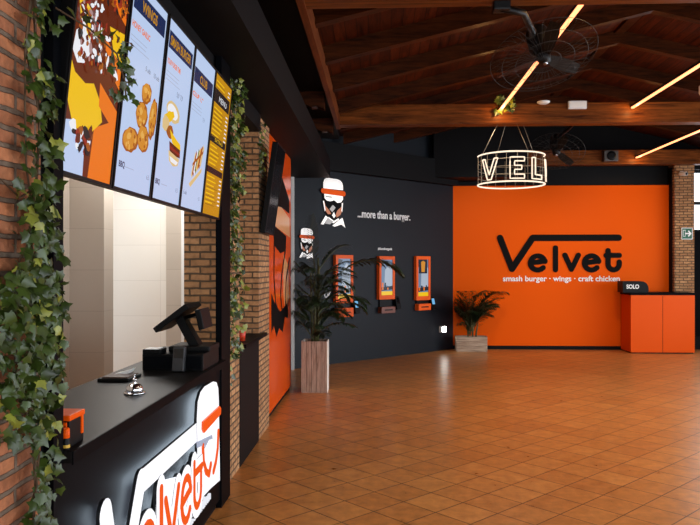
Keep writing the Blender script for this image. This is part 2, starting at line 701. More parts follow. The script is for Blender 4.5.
# left wall: brick with a serving hatch and a second hatch
XB0, XB1 = -1.40, -1.12
wl = MB()
wl.box(XB0, -1.08, -3.2, 2.185, 0, 3.0, M_brick)
struct(wl.build('wall_left_near'))
sbox('trim_9', XB0, -1.085, 2.185, 2.26, 0, 3.0, M_black)
wl = MB()
wl.box(XB0, XB1, 4.95, 5.54, 0, 2.85, M_brick2)
struct(wl.build('wall_left'))
wl = MB()
wl.box(XB0, XB1, 6.42, 7.04, 0, 3.0, M_brick2)
struct(wl.build('wall_left_pier'))
sbox('trim_1', -1.42, -1.10, 2.26, 4.95, 2.2, 3.0, M_black)            # header over the serving hatch
sbox('trim_2', -1.30, -1.10, 4.95, 6.42, 2.85, 3.0, M_black)           # header over the second hatch
sbox('trim_3', -1.085, -1.052, 2.215, 2.285, 0, 3.0, M_blackgloss)       # near post
sbox('trim_4', -1.09, -1.05, 4.605, 4.87, 0, 3.0, M_blackgloss)         # far post
sbox('wall_left_far', -1.42, -1.18, 7.05, 9.06, 0, 3.0, M_black)
sbox('wall_left_return', -1.42, -1.38, 9.06, 11.5, 0, 3.9, M_black)
sbox('trim_5', -1.385, -1.335, 10.82, 10.87, 0, 3.0, M_white)          # white corner strip
# black dropped beam and recess above the left wall
lb = MB()
lb.box(-1.42, -0.78, -3.2, 10.95, 3.0, 3.30, M_black)
struct(lb.build('ceiling_beam_left'))
sbox('wall_left_upper', -1.42, -1.05, -3.2, 11.2, 3.30, 3.95, M_black)

# slanted black wall and the black band over it
q = math.sqrt(0.5)


def diag_box(name, s0, s1, o0, o1, z0, z1, m):
    b = [diag(s0, z0, o0), diag(s1, z0, o0), diag(s1, z0, o1), diag(s0, z0, o1)]
    t = [(p[0], p[1], z1) for p in b]
    return struct(MB().hexa(b, t, m).build(name))


diag_box('wall_slanted', -0.8, 4.02, -0.12, 0.0, 0, 4.4, M_blackwall)
diag_box('trim_6', -0.8, 3.98, 0.0, 0.16, 3.17, 3.62, M_black)
# back wall
sbox('wall_back', 1.2, 5.95, 13.80, 14.1, 0, 5.2, M_black)
sbox('wall_back_panel', 1.40, 5.56, 13.74, 13.80, 0.07, 3.18, M_orange)
sbox('baseboard_back', 1.40, 4.9, 13.725, 13.80, 0, 0.07, M_black)
sbox('trim_7', 5.56, 5.68, 13.62, 13.80, 0, 3.5, M_black)
pil = MB()
pil.box(5.58, 5.945, 13.52, 14.1, 0, 3.55, M_brick2)
struct(pil.build('wall_back_pillar'))
# glazed part of the back wall, right of the pillar
wn = MB()
wn.box(5.95, 8.0, 13.86, 14.1, 0, 0.25, M_black)
wn.box(5.95, 8.0, 13.86, 14.1, 3.5, 5.2, M_black)
wn.box(5.95, 6.35, 13.86, 13.98, 0.25, 2.3, M_blackgloss)
struct(wn.build('wall_back_right'))
wf = MB()
for z in (2.30, 2.84, 3.46):
    wf.box(5.95, 8.0, 13.88, 13.95, z - 0.03, z + 0.03, M_blackmetal)
for x in (5.97, 7.0, 7.97):
    wf.box(x - 0.03, x + 0.03, 13.88, 13.95, 2.3 if x < 6.5 else .25, 3.5, M_blackmetal)
wf.box(6.35, 6.41, 13.88, 13.95, .25, 2.3, M_blackmetal)
wfo = struct(wf.build('window_1'))
wg = MB()
wg.box(6.0, 7.97, 13.91, 13.92, 2.33, 3.44, M_pane)
wg.box(6.41, 7.97, 13.91, 13.92, .25, 2.27, M_pane)
struct(wg.build('window_glass'))
# right wall: piers and glazing (outside the frame)
wr = MB()
for y0, y1 in ((-3.2, -2.6), (3.1, 3.4), (8.0, 8.3), (12.6, 13.9)):
    wr.box(8.0, 8.3, y0, y1, 0.25, 3.3, M_brick2)
wr.box(8.0, 8.3, -3.2, 14.1, 0, 0.25, M_brick2)
wr.box(8.0, 8.3, -3.2, 14.1, 3.3, 5.0, M_black)
struct(wr.build('wall_right'))
wf = MB()
for y0, y1 in ((-2.6, 3.1), (3.4, 8.0), (8.3, 12.6)):
    n = 3
    for i in range(n + 1):
        y = y0 + (y1 - y0) * i / n
        wf.box(8.05, 8.12, max(y0, y - 0.03), min(y1, y + 0.03), 0.25, 3.3, M_blackmetal)
    wf.box(8.05, 8.12, y0, y1, 2.3, 2.36, M_blackmetal)
struct(wf.build('window_2'))
# wall behind the camera with the glazed entrance
wb = MB()
wb.box(-1.42, -0.5, -3.4, -3.2, 0, 5.0, M_brick)
wb.box(7.2, 8.3, -3.4, -3.2, 0, 5.0, M_brick)
wb.box(-0.5, 7.2, -3.4, -3.2, 3.2, 5.0, M_black)
struct(wb.build('wall_front'))
# kitchen shell behind the hatch
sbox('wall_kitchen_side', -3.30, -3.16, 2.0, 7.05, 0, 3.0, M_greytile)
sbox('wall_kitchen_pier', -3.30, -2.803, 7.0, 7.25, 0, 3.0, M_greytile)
sbox('wall_kitchen_back', -3.80, -1.42, 8.2, 8.4, 0, 3.0, M_cream)
sbox('wall_kitchen_left', -3.95, -3.80, 7.0, 8.4, 0, 3.0, M_cream)
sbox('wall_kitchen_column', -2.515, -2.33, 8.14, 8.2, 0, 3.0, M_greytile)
sbox('trim_8', -2.33, -2.27, 8.12, 8.2, 0, 3.0, M_white)
sbox('wall_kitchen_near', -3.30, -1.42, 1.9, 2.0, 0, 3.0, M_cream)
sbox('ceiling_kitchen', -3.95, -1.43, 1.9, 8.4, 2.98, 3.1, M_white)

# pitched timber ceiling: boards, ridge, rafters, tie beams, edge beam
XR, ZR = 3.09, 4.50      # underside of the rafters at the ridge
XE = -0.60
SL = 0.238


def zraf(x):
    return ZR - SL * abs(x - XR)


def zslab(x):
    return zraf(x) + 0.17


for nm, xa, xb in (('ceiling', -1.3, XR), ('ceiling_far_slope', XR, 8.3)):
    b = [(xa, -3.4, zslab(xa)), (xb, -3.4, zslab(xb)), (xb, 14.1, zslab(xb)), (xa, 14.1, zslab(xa))]
    t = [(p[0], p[1], p[2] + 0.08) for p in b]
    struct(MB().hexa(b, t, M_board).build(nm))
for y in (-1.0, 0.2, 1.35, 2.5, 3.6, 4.75, 5.9, 7.0, 8.1, 9.25, 10.4, 11.5, 12.6):
    mb = MB()
    for xa, xb in ((XE, XR), (XR, 8.0)):
        b = [(xa, y - 0.055, zraf(xa)), (xb, y - 0.055, zraf(xb)), (xb, y + 0.055, zraf(xb)), (xa, y + 0.055, zraf(xa))]
        t = [(p[0], p[1], p[2] + 0.19) for p in b]
        mb.hexa(b, t, M_rafter)
    struct(mb.build('ceiling_rafter'))
sbox('ceiling_ridge', XR - 0.06, XR + 0.06, -3.3, 14.0, ZR + 0.12, ZR + 0.17, M_rafter)
for ya, yb in ((5.0, 5.2), (9.45, 9.65), (13.3, 13.5), (0.6, 0.8)):
    mb = MB()
    mb.box(XE, 8.0, ya, yb, 3.52, 3.79, M_beam, bevel=0.008)
    struct(mb.build('ceiling_tie_beam'))
sbox('ceiling_shade_box', 1.0, 2.75, 13.1, 13.8, 3.27, 4.3, M_black)  # added black box in place of the shade on the far beam
eb = MB()
eb.box(-0.60, -0.545, -3.2, 9.65, 3.50, 3.68, M_edge)
struct(eb.build('ceiling_edge_beam'))
# black painted infill between the edge beam and the left recess
b = [(-1.06, -3.2, 3.62), (-0.64, -3.2, 3.62), (-0.64, 11.0, 3.62), (-1.06, 11.0, 3.62)]
struct(MB().hexa(b, [(p[0], p[1], 3.70) for p in b], M_black).build('ceiling_black_soffit'))
# carved rafter tails that poke out of the edge beam
for y in (8.1, 9.55):
    mb = MB()
    prof = [(-0.64, 3.62), (-0.98, 3.62), (-0.99, 3.53), (-0.95, 3.50), (-0.90, 3.505), (-0.85, 3.47), (-0.79, 3.44), (-0.72, 3.45), (-0.64, 3.42)]
    mb.flat(prof, y - 0.07, y + 0.07, M_rafter)
    struct(mb.build('ceiling_rafter_tail'))


# ================================================================== LOGO SHAPES
def arc(cx, cy, r, a0, a1, n=14, ry=None):
    ry = ry or r
    return [(cx + r * math.cos(math.radians(a0 + (a1 - a0) * i / n)), cy + ry * math.sin(math.radians(a0 + (a1 - a0) * i / n))) for i in range(n + 1)]


# strokes in zoomed photo pixels (1 unit), y up
LOGO = {
    'V': [[(90, -70), (142, -206), (232, -70), (603, -70)]],
    'e1': [[(222, -180), (286, -172)] + arc(254, -180, 32, 12, 318, 16, 31)],
    'l': [[(331, -114), (331, -210)]],
    'v': [[(372, -146), (400, -208), (430, -146)]],
    'e2': [[(456, -180), (518, -172)] + arc(487, -180, 31, 12, 318, 16, 31)],
    't': [[(558, -126), (558, -186)] + arc(582, -186, 24, 180, 360, 10) + [(606, -176)], [(550, -147), (606, -147)]],
}


def logo_letter(key, k, w, y0, y1, m, side=None, mb=None, off=(0, 0)):
    mb = mb or MB()
    for st in LOGO[key]:
        mb.stroke([(p[0] * k + off[0], p[1] * k + off[1]) for p in st], w, y0, y1, m, side)
    return mb


# emblem: masked face under a cap, in zoomed photo pixels, y down
def emblem_parts(k, parent, white, orange, tan, grey, black, y, t=0.004, backing=True, kx=1.0):
    def P(pts):
        return [((p[0] - 155) * k * kx, (270 - p[1]) * k) for p in pts]

    mb = MB()
    mb.flat(P([(72, 156), (72, 110), (80, 84), (96, 71), (120, 66), (200, 70), (226, 80), (241, 98), (247, 125), (247, 158)]), y - t, y, white)
    mb.build('cap', parent)
    mb = MB()
    mb.stroke(P([(68, 178), (155, 184), (252, 188)]), 44 * k, y - 2.2 * t, y, orange)
    mb.build('cap_band', parent)
    if backing:
        mb = MB()
        mb.flat(P([(72, 205), (248, 212), (244, 330), (205, 400), (165, 425), (120, 395), (84, 345)]), y - 0.6 * t, y, black)
        mb.build('face_backing', parent)  # plain black face area of the emblem
    mb = MB()
    mb.flat(P([(78, 202), (246, 210), (247, 238), (228, 264), (196, 270), (168, 250), (150, 250), (132, 262), (100, 256), (82, 238)]), y - 1.2 * t, y, white)
    mb.flat(P([(88, 216), (148, 220), (146, 232), (90, 228)]), y - 1.6 * t, y - t, grey)
    mb.build('goggles', parent)
    mb = MB()
    mb.flat(P([(68, 262), (78, 262), (90, 335), (84, 350)]), y - 1.2 * t, y, white)
    mb.build('jaw_edge', parent)
    mb = MB()
    mb.flat(P([(236, 268), (247, 268), (240, 345), (232, 335)]), y - 1.2 * t, y, white)
    mb.build('jaw_edge', parent)
    mb = MB()
    mb.flat(P([(126, 328), (155, 290), (180, 312), (150, 352)]), y - 1.2 * t, y, grey)
    mb.flat(P([(148, 378), (165, 350), (180, 382), (165, 402)]), y - 1.2 * t, y, white)
    mb.build('mask', parent)
    mb = MB()
    mb.flat(P([(80, 265), (90, 300), (128, 345), (140, 368), (112, 372), (88, 340)]), y - 1.0 * t, y, tan)
    mb.flat(P([(180, 372), (196, 335), (232, 300), (238, 340), (222, 372), (190, 396)]), y - 1.0 * t, y, tan)
    mb.build('cheek', parent)
    mb = MB()
    mb.flat(P([(48, 458), (92, 384), (112, 400), (72, 462)]), y - 1.2 * t, y, white)
    mb.flat(P([(84, 452), (112, 404), (160, 430), (130, 456)]), y - 1.2 * t, y, grey)
    mb.flat(P([(150, 466), (222, 408), (242, 395), (268, 478), (232, 452), (172, 474)]), y - 1.2 * t, y, white)
    mb.flat(P([(118, 395), (165, 425), (205, 400), (212, 412), (160, 446), (112, 412)]), y - 0.9 * t, y, white)
    mb.build('collar', parent)


# ------------------------------------------------------------------ sign on the orange wall
k = 13.55 / 700 / 4.375
t = thing('logo_sign', 'large black Velvet lettering with a long bar on the orange wall', 'sign', (1.985, 13.735, 2.475))
for nm in ('V', 'e1', 'l', 'v', 'e2', 't'):
    logo_letter(nm, k, 22.5 * k if nm != 'V' else 28 * k, -0.012, 0.0, M_blackletter, off=(-0.05, 0)).build('letter', t)
t = thing('wall_lettering', 'white small lettering reading smash burger, wings, craft chicken below the black sign', 'lettering', (2.385, 13.735, 1.325))
words(t, 'smash burger \u00b7 wings \u00b7 craft chicken', 0.15, M_letter_white, 0, 0, -0.003, 0.003, 0.003, 2.24)

# ------------------------------------------------------------------ slanted wall: emblems and lettering
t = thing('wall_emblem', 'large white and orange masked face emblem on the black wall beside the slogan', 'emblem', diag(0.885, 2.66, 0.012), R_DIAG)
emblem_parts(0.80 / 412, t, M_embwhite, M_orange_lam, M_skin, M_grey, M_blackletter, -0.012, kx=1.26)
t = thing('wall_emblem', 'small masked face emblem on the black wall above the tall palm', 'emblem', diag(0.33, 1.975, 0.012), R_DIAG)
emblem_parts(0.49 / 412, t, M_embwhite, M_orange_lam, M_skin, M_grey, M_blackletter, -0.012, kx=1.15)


def wall_text(s, s0, z, width, size, label, bold=0.004):
    t = thing('wall_lettering', label, 'lettering', diag(s0, z, 0.005), R_DIAG)
    words(t, s, size, M_letter_white, 0, 0, 0, 0.003, bold, width)
    return t


wall_text('...more than a burger.', 1.46, 2.45, 1.32, 0.19, 'white slogan lettering more than a burger on the black wall', 0.0035)
wall_text('#thevelvetgeek', 1.95, 1.90, 0.36, 0.062, 'tiny white hashtag lettering above the middle order kiosk', 0.001)
wall_text('OK', 0.72, 1.10, 0.14, 0.14, 'white OK lettering on the black wall behind the tall palm', 0.002)


# ------------------------------------------------------------------ order kiosks
M_kiosk = mat('kiosk_orange', rgb(236, 94, 28), 0.4, spec=0.15)


def kiosk(s, z0, z1, zl0, zl1, label, lower_m, seed):
    rnd = random.Random(seed)
    w = 0.39
    t = thing('order_kiosk', label, 'kiosk', diag(s, z0, 0.0), R_DIAG, 'self order kiosks on the black wall')
    h = z1 - z0
    fr = MB()
    b = 0.052
    bt, bb = 0.062, 0.075
    fr.box(0, b, -0.07, 0, 0, h, M_kiosk, 0.006)
    fr.box(w - b, w, -0.07, 0, 0, h, M_kiosk, 0.006)
    fr.box(b, w - b, -0.07, 0, h - bt, h, M_kiosk, 0.006)
    fr.box(b, w - b, -0.07, 0, 0, bb, M_kiosk, 0.006)
    fr.build('frame', t)
    sc = MB()
    x0, x1, za, zb = b, w - b, bb, h - bt
    sc.box(x0, x1, -0.055, 0, za, zb, S_steelb)
    W, Hh = x1 - x0, zb - za
    sc.flat([(x0, za + .75 * Hh), (x0 + .4 * W, zb - .02), (x0, zb)], -0.0565, -0.055, S_deep)
    sc.flat([(x0 + .3 * W, za + .3 * Hh), (x0 + W, za + .2 * Hh), (x0 + W, za + .75 * Hh), (x0 + .7 * W, za + .9 * Hh), (x0 + .35 * W, za + .7 * Hh)], -0.057, -0.055, S_mist)
    sc.flat([(x0, za + .22 * Hh), (x0 + W, za + .26 * Hh), (x0 + W, za + .16 * Hh), (x0, za + .12 * Hh)], -0.058, -0.055, S_deep)
    sc.box(x0, x1, -0.058, -0.05, za, za + .11 * Hh, S_yel)
    for i in range(4):
        xx = x0 + W * (.1 + .22 * i)
        sc.box(xx, xx + .1 * W, -0.059, -0.05, za + .15 * Hh, za + (.2 + .16 * rnd.random()) * Hh, S_deep if i % 2 else S_or)
    if seed == 3:
        sc.flat([(x0 + .1 * W, za + .62 * Hh), (x0 + .9 * W, za + .62 * Hh), (x0 + .9 * W, zb), (x0 + .1 * W, zb)], -0.0575, -0.055, S_deep)
        sc.flat([(x0 + .35 * W, za + .66 * Hh), (x0 + .65 * W, za + .66 * Hh), (x0 + .7 * W, zb - .05), (x0 + .5 * W, zb - .02), (x0 + .3 * W, zb - .05)], -0.0585, -0.055, S_fry)
    sc.build('screen', t)
    lo = MB()
    lo.box(0.03, w - 0.02, -0.10, 0, zl0 - z0, zl1 - z0, lower_m, 0.008)
    lo.box(0.10, w - 0.09, -0.103, -0.09, (zl0 + zl1) / 2 - z0 - 0.01, (zl0 + zl1) / 2 - z0 + 0.012, M_blackplastic)
    lo.build('receipt_printer', t)
    sp = MB()
    sp.box(0.05, w - 0.05, -0.03, 0, zl1 - z0, 0.0, M_blackplastic)
    sp.build('spine', t)
    ct = MB()
    R = Matrix.Translation((w + 0.07, -0.06, -0.07)) @ Matrix.Rotation(math.radians(-14), 4, 'X')
    ct.box(-0.055, 0.055, -0.025, 0.025, -0.12, 0.12, M_blackplastic, 0.01, R)
    ct.box(-0.06, -0.02, 0.0, 0.06, -0.03, 0.03, M_blackplastic, 0, R)
    term = ct.build('card_terminal', t)
    cs = MB()
    cs.box(-0.035, 0.035, -0.028, -0.024, -0.02, 0.09, S_term if seed != 2 else M_darkglass, 0, R)
    cs.build('terminal_screen', term)
    return t


kiosk(0.915, 1.00, 1.80, 0.77, 0.92, 'orange framed order kiosk nearest the tall palm', M_kiosk, 1)
kiosk(1.925, 1.03, 1.79, 0.79, 0.90, 'middle orange framed order kiosk below the tiny hashtag', mat('kiosk_brown', rgb(112, 52, 30), 0.4), 2)
kiosk(2.885, 0.985, 1.80, 0.80, 0.92, 'orange framed order kiosk nearest the orange wall and low palm', M_kiosk, 3)

# small box lamp near the floor on the slanted wall
t = thing('box_lamp', 'small glowing white box lamp low on the black wall by the low palm', 'lamp', diag(3.60, 0.35, 0.0), R_DIAG)
MB().box(0, 0.13, -0.07, 0, 0, 0.12, M_whiteplastic, 0.006).build('housing', t)
MB().box(0.01, 0.12, -0.076, -0.068, 0.01, 0.11, M_boxlight).build('diffuser', t)

# ------------------------------------------------------------------ orange panel with the big face on the left wall
t = thing('mural_panel', 'tall glossy orange panel with a giant black masked face on the left wall', 'panel', (-1.17, 7.05, 0), R_LEFT)
MB().box(0, 2.0, -0.012, 0, 0.06, 3.0, M_orange_panel).build('panel', t)


def PP(pts):
    return [(p[0] - 7.05, p[1]) for p in pts]


g = MB()
g.flat(PP([(7.55, 2.66), (8.05, 2.72), (8.9, 2.45), (8.9, 2.28), (8.2, 2.30), (7.75, 2.28), (7.52, 2.40)]), -0.014, -0.012, M_blackletter)
g.build('goggles', t)
g = MB()
g.flat(PP([(7.55, 2.28), (8.2, 2.30), (8.9, 2.22), (8.95, 1.98), (8.2, 2.02), (7.55, 2.06)]), -0.014, -0.012, mat('mural_peach', rgb(240, 168, 110), 0.2))
g.build('nose_bridge', t)
g = MB()
g.flat(PP([(7.55, 2.06), (8.1, 2.02), (8.6, 1.98), (8.55, 1.80), (8.1, 1.76), (7.6, 1.84)]), -0.014, -0.012, M_blackletter)
g.build('mask', t)
g = MB()
g.stroke(PP([(7.62, 1.86), (7.60, 1.5), (7.72, 1.2), (8.05, 0.98)]), 0.06, -0.014, -0.012, M_blackletter)
g.stroke(PP([(8.55, 1.84), (8.2, 1.5), (8.12, 1.25), (8.3, 1.02)]), 0.06, -0.014, -0.012, M_blackletter)
g.stroke(PP([(8.9, 1.7), (8.6, 1.45), (8.5, 1.2), (8.62, 1.0)]), 0.06, -0.014, -0.012, M_blackletter)
g.build('beard_outline', t)
g = MB()
g.flat(PP([(8.35, 1.75), (8.8, 1.62), (8.85, 1.2), (8.55, 1.02), (8.38, 1.25)]), -0.0135, -0.012, MATS['mural_peach'])
g.build('cheek', t)
g = MB()
g.flat(PP([(x_, z_ + .1) for x_, z_ in [(7.42, 1.22), (7.7, 1.08), (8.1, 0.98), (8.7, 1.05), (8.8, 0.85), (8.45, 0.90), (8.3, 0.72), (8.0, 0.80), (7.8, 0.72), (7.6, 0.86), (7.42, 0.80)]]), -0.014, -0.012, M_blackletter)
g.build('collar', t)

# ================================================================== SERVING COUNTER
t = thing('serving_counter', 'long black serving counter with a glossy top under the menu screens', 'counter', (-1.06, 2.29, 0), R_LEFT)
LN = 2.31
c = MB()
c.box(0, LN, -0.035, 0.50, 0.945, 0.985, M_counter_top, 0.004)
c.build('countertop', t)
c = MB()
c.box(0, LN, -0.04, -0.034, 0.94, 0.984, M_blackgloss, 0.002)
c.build('edge_band', t)
c = MB()
c.box(0, LN, 0.0, 0.04, 0.06, 0.945, M_blackgloss)
c.build('front_panel', t)
c = MB()
c.box(0, LN, 0.03, 0.05, 0.0, 0.06, M_black)
c.build('plinth', t)
c = MB()
c.box(0, 0.03, 0.05, 0.48, 0, 0.945, M_blackgloss)
c.build('side_panel', t)
c = MB()
c.box(LN - 0.03, LN, 0.04, 0.48, 0, 0.945, M_blackgloss)
c.build('side_panel', t)

# the illuminated sign on the counter front
kk = 0.0118 / 4.375
t = thing('illuminated_sign', 'backlit white Velvet sign with orange letters on the counter front', 'sign', (-1.06, 2.29, 0), R_LEFT)
DY = 0.05
offx = 3.15 + DY - 2.29 - 331 * kk
F, Bk = -0.046, -0.032


def sg(pts, kz=0.00364):
    return [(p[0] * kk + offx, 0.27 + (p[1] + 210) * kz) for p in pts]


def yz(pts):
    return [(p[0] + DY - 2.29, p[1]) for p in pts]


SIGN = {'e1': [yz([(2.86, .365), (3.04, .39)] + arc(2.95, .365, .09, 12, 318, 16, .115))],
        'l': [yz([(3.145, .575), (3.145, .27)])],
        'v': [yz([(3.21, .50), (3.31, .28), (3.42, .50)])],
        'e2': [yz([(3.47, .385), (3.64, .42)] + arc(3.56, .39, .085, 14, 318, 16, .11))],
        't': [yz([(3.715, .53), (3.715, .34)] + arc(3.785, .36, .07, 180, 360, 10, .08) + [(3.855, .44)]), yz([(3.715, .475), (3.875, .475)])]}
vz = 0.43 / 136
VST = [(p[0] * kk + offx, 0.255 + (p[1] + 206) * vz) for p in LOGO['V'][0]]
EMB = [(3.79, .64), (3.78, .76), (3.80, .85), (3.86, .895), (3.95, .91), (4.16, .905), (4.25, .885), (4.295, .84), (4.31, .76), (4.32, .55), (4.31, .34),
       (4.34, .25), (4.1, .275), (3.80, .29), (3.82, .34)]
body = MB()
body.stroke(VST[:3], 0.115, F, Bk, M_signwhite, M_signside)
body.stroke(VST[2:], 0.105, F, Bk, M_signwhite, M_signside)
for nm in ('e1', 'l', 'v', 'e2', 't'):
    for st in SIGN[nm]:
        body.stroke(st, 0.13, F - 0.001, Bk, M_signwhite, M_signside)
body.flat(yz([(2.90, .25), (3.85, .25), (3.83, .56), (3.66, .56), (3.64, .50), (3.22, .52), (3.20, .60), (3.09, .60), (3.07, .46), (2.9, .46)]), F - 0.001, Bk, M_signwhite, M_signside)
body.flat(yz(EMB), F - 0.002, Bk, M_signwhite, M_signside)
body.build('lightbox', t)
hb = MB()
HF, HB = -0.0315, -0.028
hb.stroke(VST[:3], 0.06, HF, HB, M_halo)
hb.stroke(VST[2:], 0.055, HF, HB, M_halo)
hb.flat([((x - 1.81) * .84 + 1.81, (z - .55) * .88 + .55) for x, z in yz(EMB)], HF, HB, M_halo)
for nm in ('e1', 'l', 'v', 'e2', 't'):
    hb.stroke(SIGN[nm][0], 0.06, HF, HB, M_halo)
hb.build('halo_lamp', t)
for nm in ('e1', 'l', 'v', 'e2', 't'):
    mb = MB()
    for st in SIGN[nm]:
        mb.stroke(st, 0.043, F - 0.007, F, M_signorange)
    mb.build('letter', t)
g = MB()
g.flat(yz([(3.885, .722), (4.30, .728), (4.335, .705), (4.325, .672), (3.91, .652), (3.88, .68)]), F - 0.012, F, M_signorange)
g.build('cap_band', t)
g = MB()
g.stroke(yz([(3.905, .575), (3.92, .48), (3.98, .41), (4.05, .375), (4.09, .42)]), .04, F - 0.007, F, M_signorange)
g.build('beard', t)
g = MB()
g.stroke(yz([(4.285, .57), (4.27, .47), (4.22, .40), (4.16, .36)]), .04, F - 0.007, F, M_signorange)
g.build('beard', t)
g = MB()
g.flat(yz([(3.76, .635), (4.12, .59), (4.13, .565), (4.04, .58), (3.94, .555), (3.88, .585), (3.78, .60)]), F - 0.006, F, mat('sign_shade_blue', rgb(170, 186, 210), 0.4))
g.build('goggles', t)  # not goggles: shade in the gap between bar and letters, painted pale blue
words(t, 'smash burger \u00b7 wings \u00b7 craft chicken', 0.085, M_signtext, 0.42, 0.165, -0.008, 0.006, 0.001, 1.58)


# ================================================================== MENU SCREENS
SW, SH = 0.456, 0.868
TILT = math.atan(0.09 / 0.86)


def screen(y, label, name='menu_screen', group='portrait menu screens over the counter', cat='screen'):
    t = thing(name, label, cat, (-1.065, y, 1.912), (TILT, 0, PI / 2), group)
    f = MB()
    b = 0.012
    f.box(0, SW, 0.0, 0.045, 0, SH, M_blackplastic, 0.004)
    for x0, x1, z0, z1 in ((0, b, 0, SH), (SW - b, SW, 0, SH), (b, SW - b, 0, b), (b, SW - b, SH - b, SH)):
        f.box(x0, x1, -0.006, 0, z0, z1, M_blackplastic)
    f.build('casing', t)
    m = MB()
    m.box(0.05, SW - 0.05, 0.045, 0.05, 0.3, 0.75, M_blackmetal)
    m.box(0.1, SW - 0.1, 0.02, 0.07, 0.02, 0.1, M_blackmetal)
    m.build('wall_mount', t)
    return t


X0, X1, Z0, Z1 = 0.012, SW - 0.012, 0.012, SH - 0.012
PW, PH = X1 - X0, Z1 - Z0
LAY = [0]
VT = [0.0, 1.0, 0.0]     # vertical squeeze of a picture: about, factor, shift


def pic():
    LAY[0] = 0
    return MB()


def lay(mb, pts, m):
    """a patch of picture: points as fractions of the display"""
    LAY[0] += 1
    y = -0.0006 - 0.00005 * LAY[0]
    f = mb.face([(X0 + p[0] * PW, y, Z0 + (VT[0] + (p[1] - VT[0]) * VT[1] + VT[2]) * PH) for p in pts], m)
    if len(pts) > 4:
        bmesh.ops.triangulate(mb.bm, faces=[f])


def rect(mb, x0, x1, z0, z1, m):
    lay(mb, [(x0, z0), (x1, z0), (x1, z1), (x0, z1)], m)


def blob(mb, cx, cz, rx, rz, m, rot=0, jit=0.1, n=16, rnd=random):
    a0 = math.radians(rot)
    asp = PW / PH
    pts = []
    for i in range(n):
        a = 2 * PI * i / n
        r = 1 + rnd.uniform(-jit, jit)
        u, v = rx * r * math.cos(a), rz * r * math.sin(a)
        pts.append((cx + u * math.cos(a0) - v * math.sin(a0) / asp * asp, cz + (u * math.sin(a0) + v * math.cos(a0)) * asp))
    lay(mb, pts, m)


def ptext(mb, s, size, m, x, z, bold=0.0, width=None, align='LEFT'):
    LAY[0] += 1
    mb.text(s, size, m, X0 + x * PW, Z0 + z * PH, y=-0.0006 - 0.00005 * LAY[0], ext=0.0, bold=bold, width=width, align=align)


def lines(mb, x0, x1, z, n, dz, m, h=0.004, rnd=random):
    for i in range(n):
        rect(mb, x0, x0 + (x1 - x0) * rnd.uniform(0.75, 1), z - i * dz, z - i * dz + h, m)


rnd = random.Random(5)
# 1: burger collage
t = screen(2.265, 'menu screen with yellow and orange burger photo collage, next to the near ivy')
m = pic()
rect(m, 0, 1, 0, 1, S_brown)
lay(m, [(0, 0), (.42, 0), (.40, .12), (.22, .22), (0, .20)], S_blue)
lay(m, [(.52, 0), (1, 0), (1, .30), (.55, .22)], S_or)
lay(m, [(.02, .44), (.10, .40), (.30, .38), (.46, .40), (.62, .34), (.70, .26), (.52, .20), (.34, .16), (.14, .20), (.02, .28)], S_yel)
lay(m, [(.58, .42), (1, .34), (1, .24), (.60, .32)], S_or)
lay(m, [(.62, .62), (1, .54), (1, .44), (.82, .48), (.80, .53), (.62, .57)], S_or)
lay(m, [(.66, .68), (1, .70), (1, .56), (.80, .58)], S_yel)
lay(m, [(.05, .56), (.25, .62), (.36, .54), (.28, .46), (.12, .44), (.02, .48)], S_white)
lay(m, [(.02, .72), (.28, .68), (.30, .56), (.10, .62)], S_yel)
lay(m, [(.02, 1), (.46, 1), (.52, .88), (.30, .78), (.04, .82)], S_yel)
lay(m, [(.52, .88), (.70, .98), (1, .84), (1, .74), (.70, .78)], S_or)
lay(m, [(.5, 1), (.92, 1), (1, .92), (.72, .95)], S_or)
lay(m, [(.78, 1), (.98, 1), (.98, .91), (.80, .92)], S_white)
blob(m, .88, .96, .06, .05, S_green, rnd=rnd)
for i in range(95):
    cx, cz = rnd.uniform(.1, .9), rnd.choice([rnd.uniform(.46, .56), rnd.uniform(.62, .80), rnd.uniform(.10, .2)])
    if cz < .3 and cx > .5:
        cx = rnd.uniform(.2, .48)
    blob(m, cx, cz, rnd.uniform(.02, .07), rnd.uniform(.02, .05), rnd.choice([S_red, S_brown, S_brown, S_white, S_fryd, S_dark]), rnd.uniform(0, 180), .3, 9, rnd)
for i in range(110):
    cx, cz = rnd.uniform(.06, .62), rnd.uniform(.45, .76)
    if abs(cz - .6) > .1 and rnd.random() < .5:
        continue
    blob(m, cx, cz, rnd.uniform(.015, .045), rnd.uniform(.012, .03), rnd.choice([S_white, S_mauve, S_red, S_brown, S_white, S_fryd]), rnd.uniform(0, 180), .35, 7, rnd)
for i in range(40):
    blob(m, rnd.uniform(.5, .95), rnd.uniform(.76, .88), rnd.uniform(.015, .05), rnd.uniform(.012, .03), rnd.choice([S_red, S_brown, S_fryd, S_dark]), rnd.uniform(0, 180), .35, 7, rnd)
m.build('display', t, recalc=False)


def header(m, title, sub, y=.86):
    rect(m, 0, 1, 0, 1, S_blue)
    rect(m, .05, .97, y, y + .095, S_navy)
    ptext(m, title, 0.062, S_gold, .5, y + .022, bold=.0015, align='CENTER', width=min(.062 * len(title) * .62, .8 * PW))
    ptext(m, sub, 0.034, S_sub, .06, y - .085, bold=.0012, width=.5 * PW)
    lines(m, .06, .6, y - .13, 3, .022, S_pale, rnd=rnd)


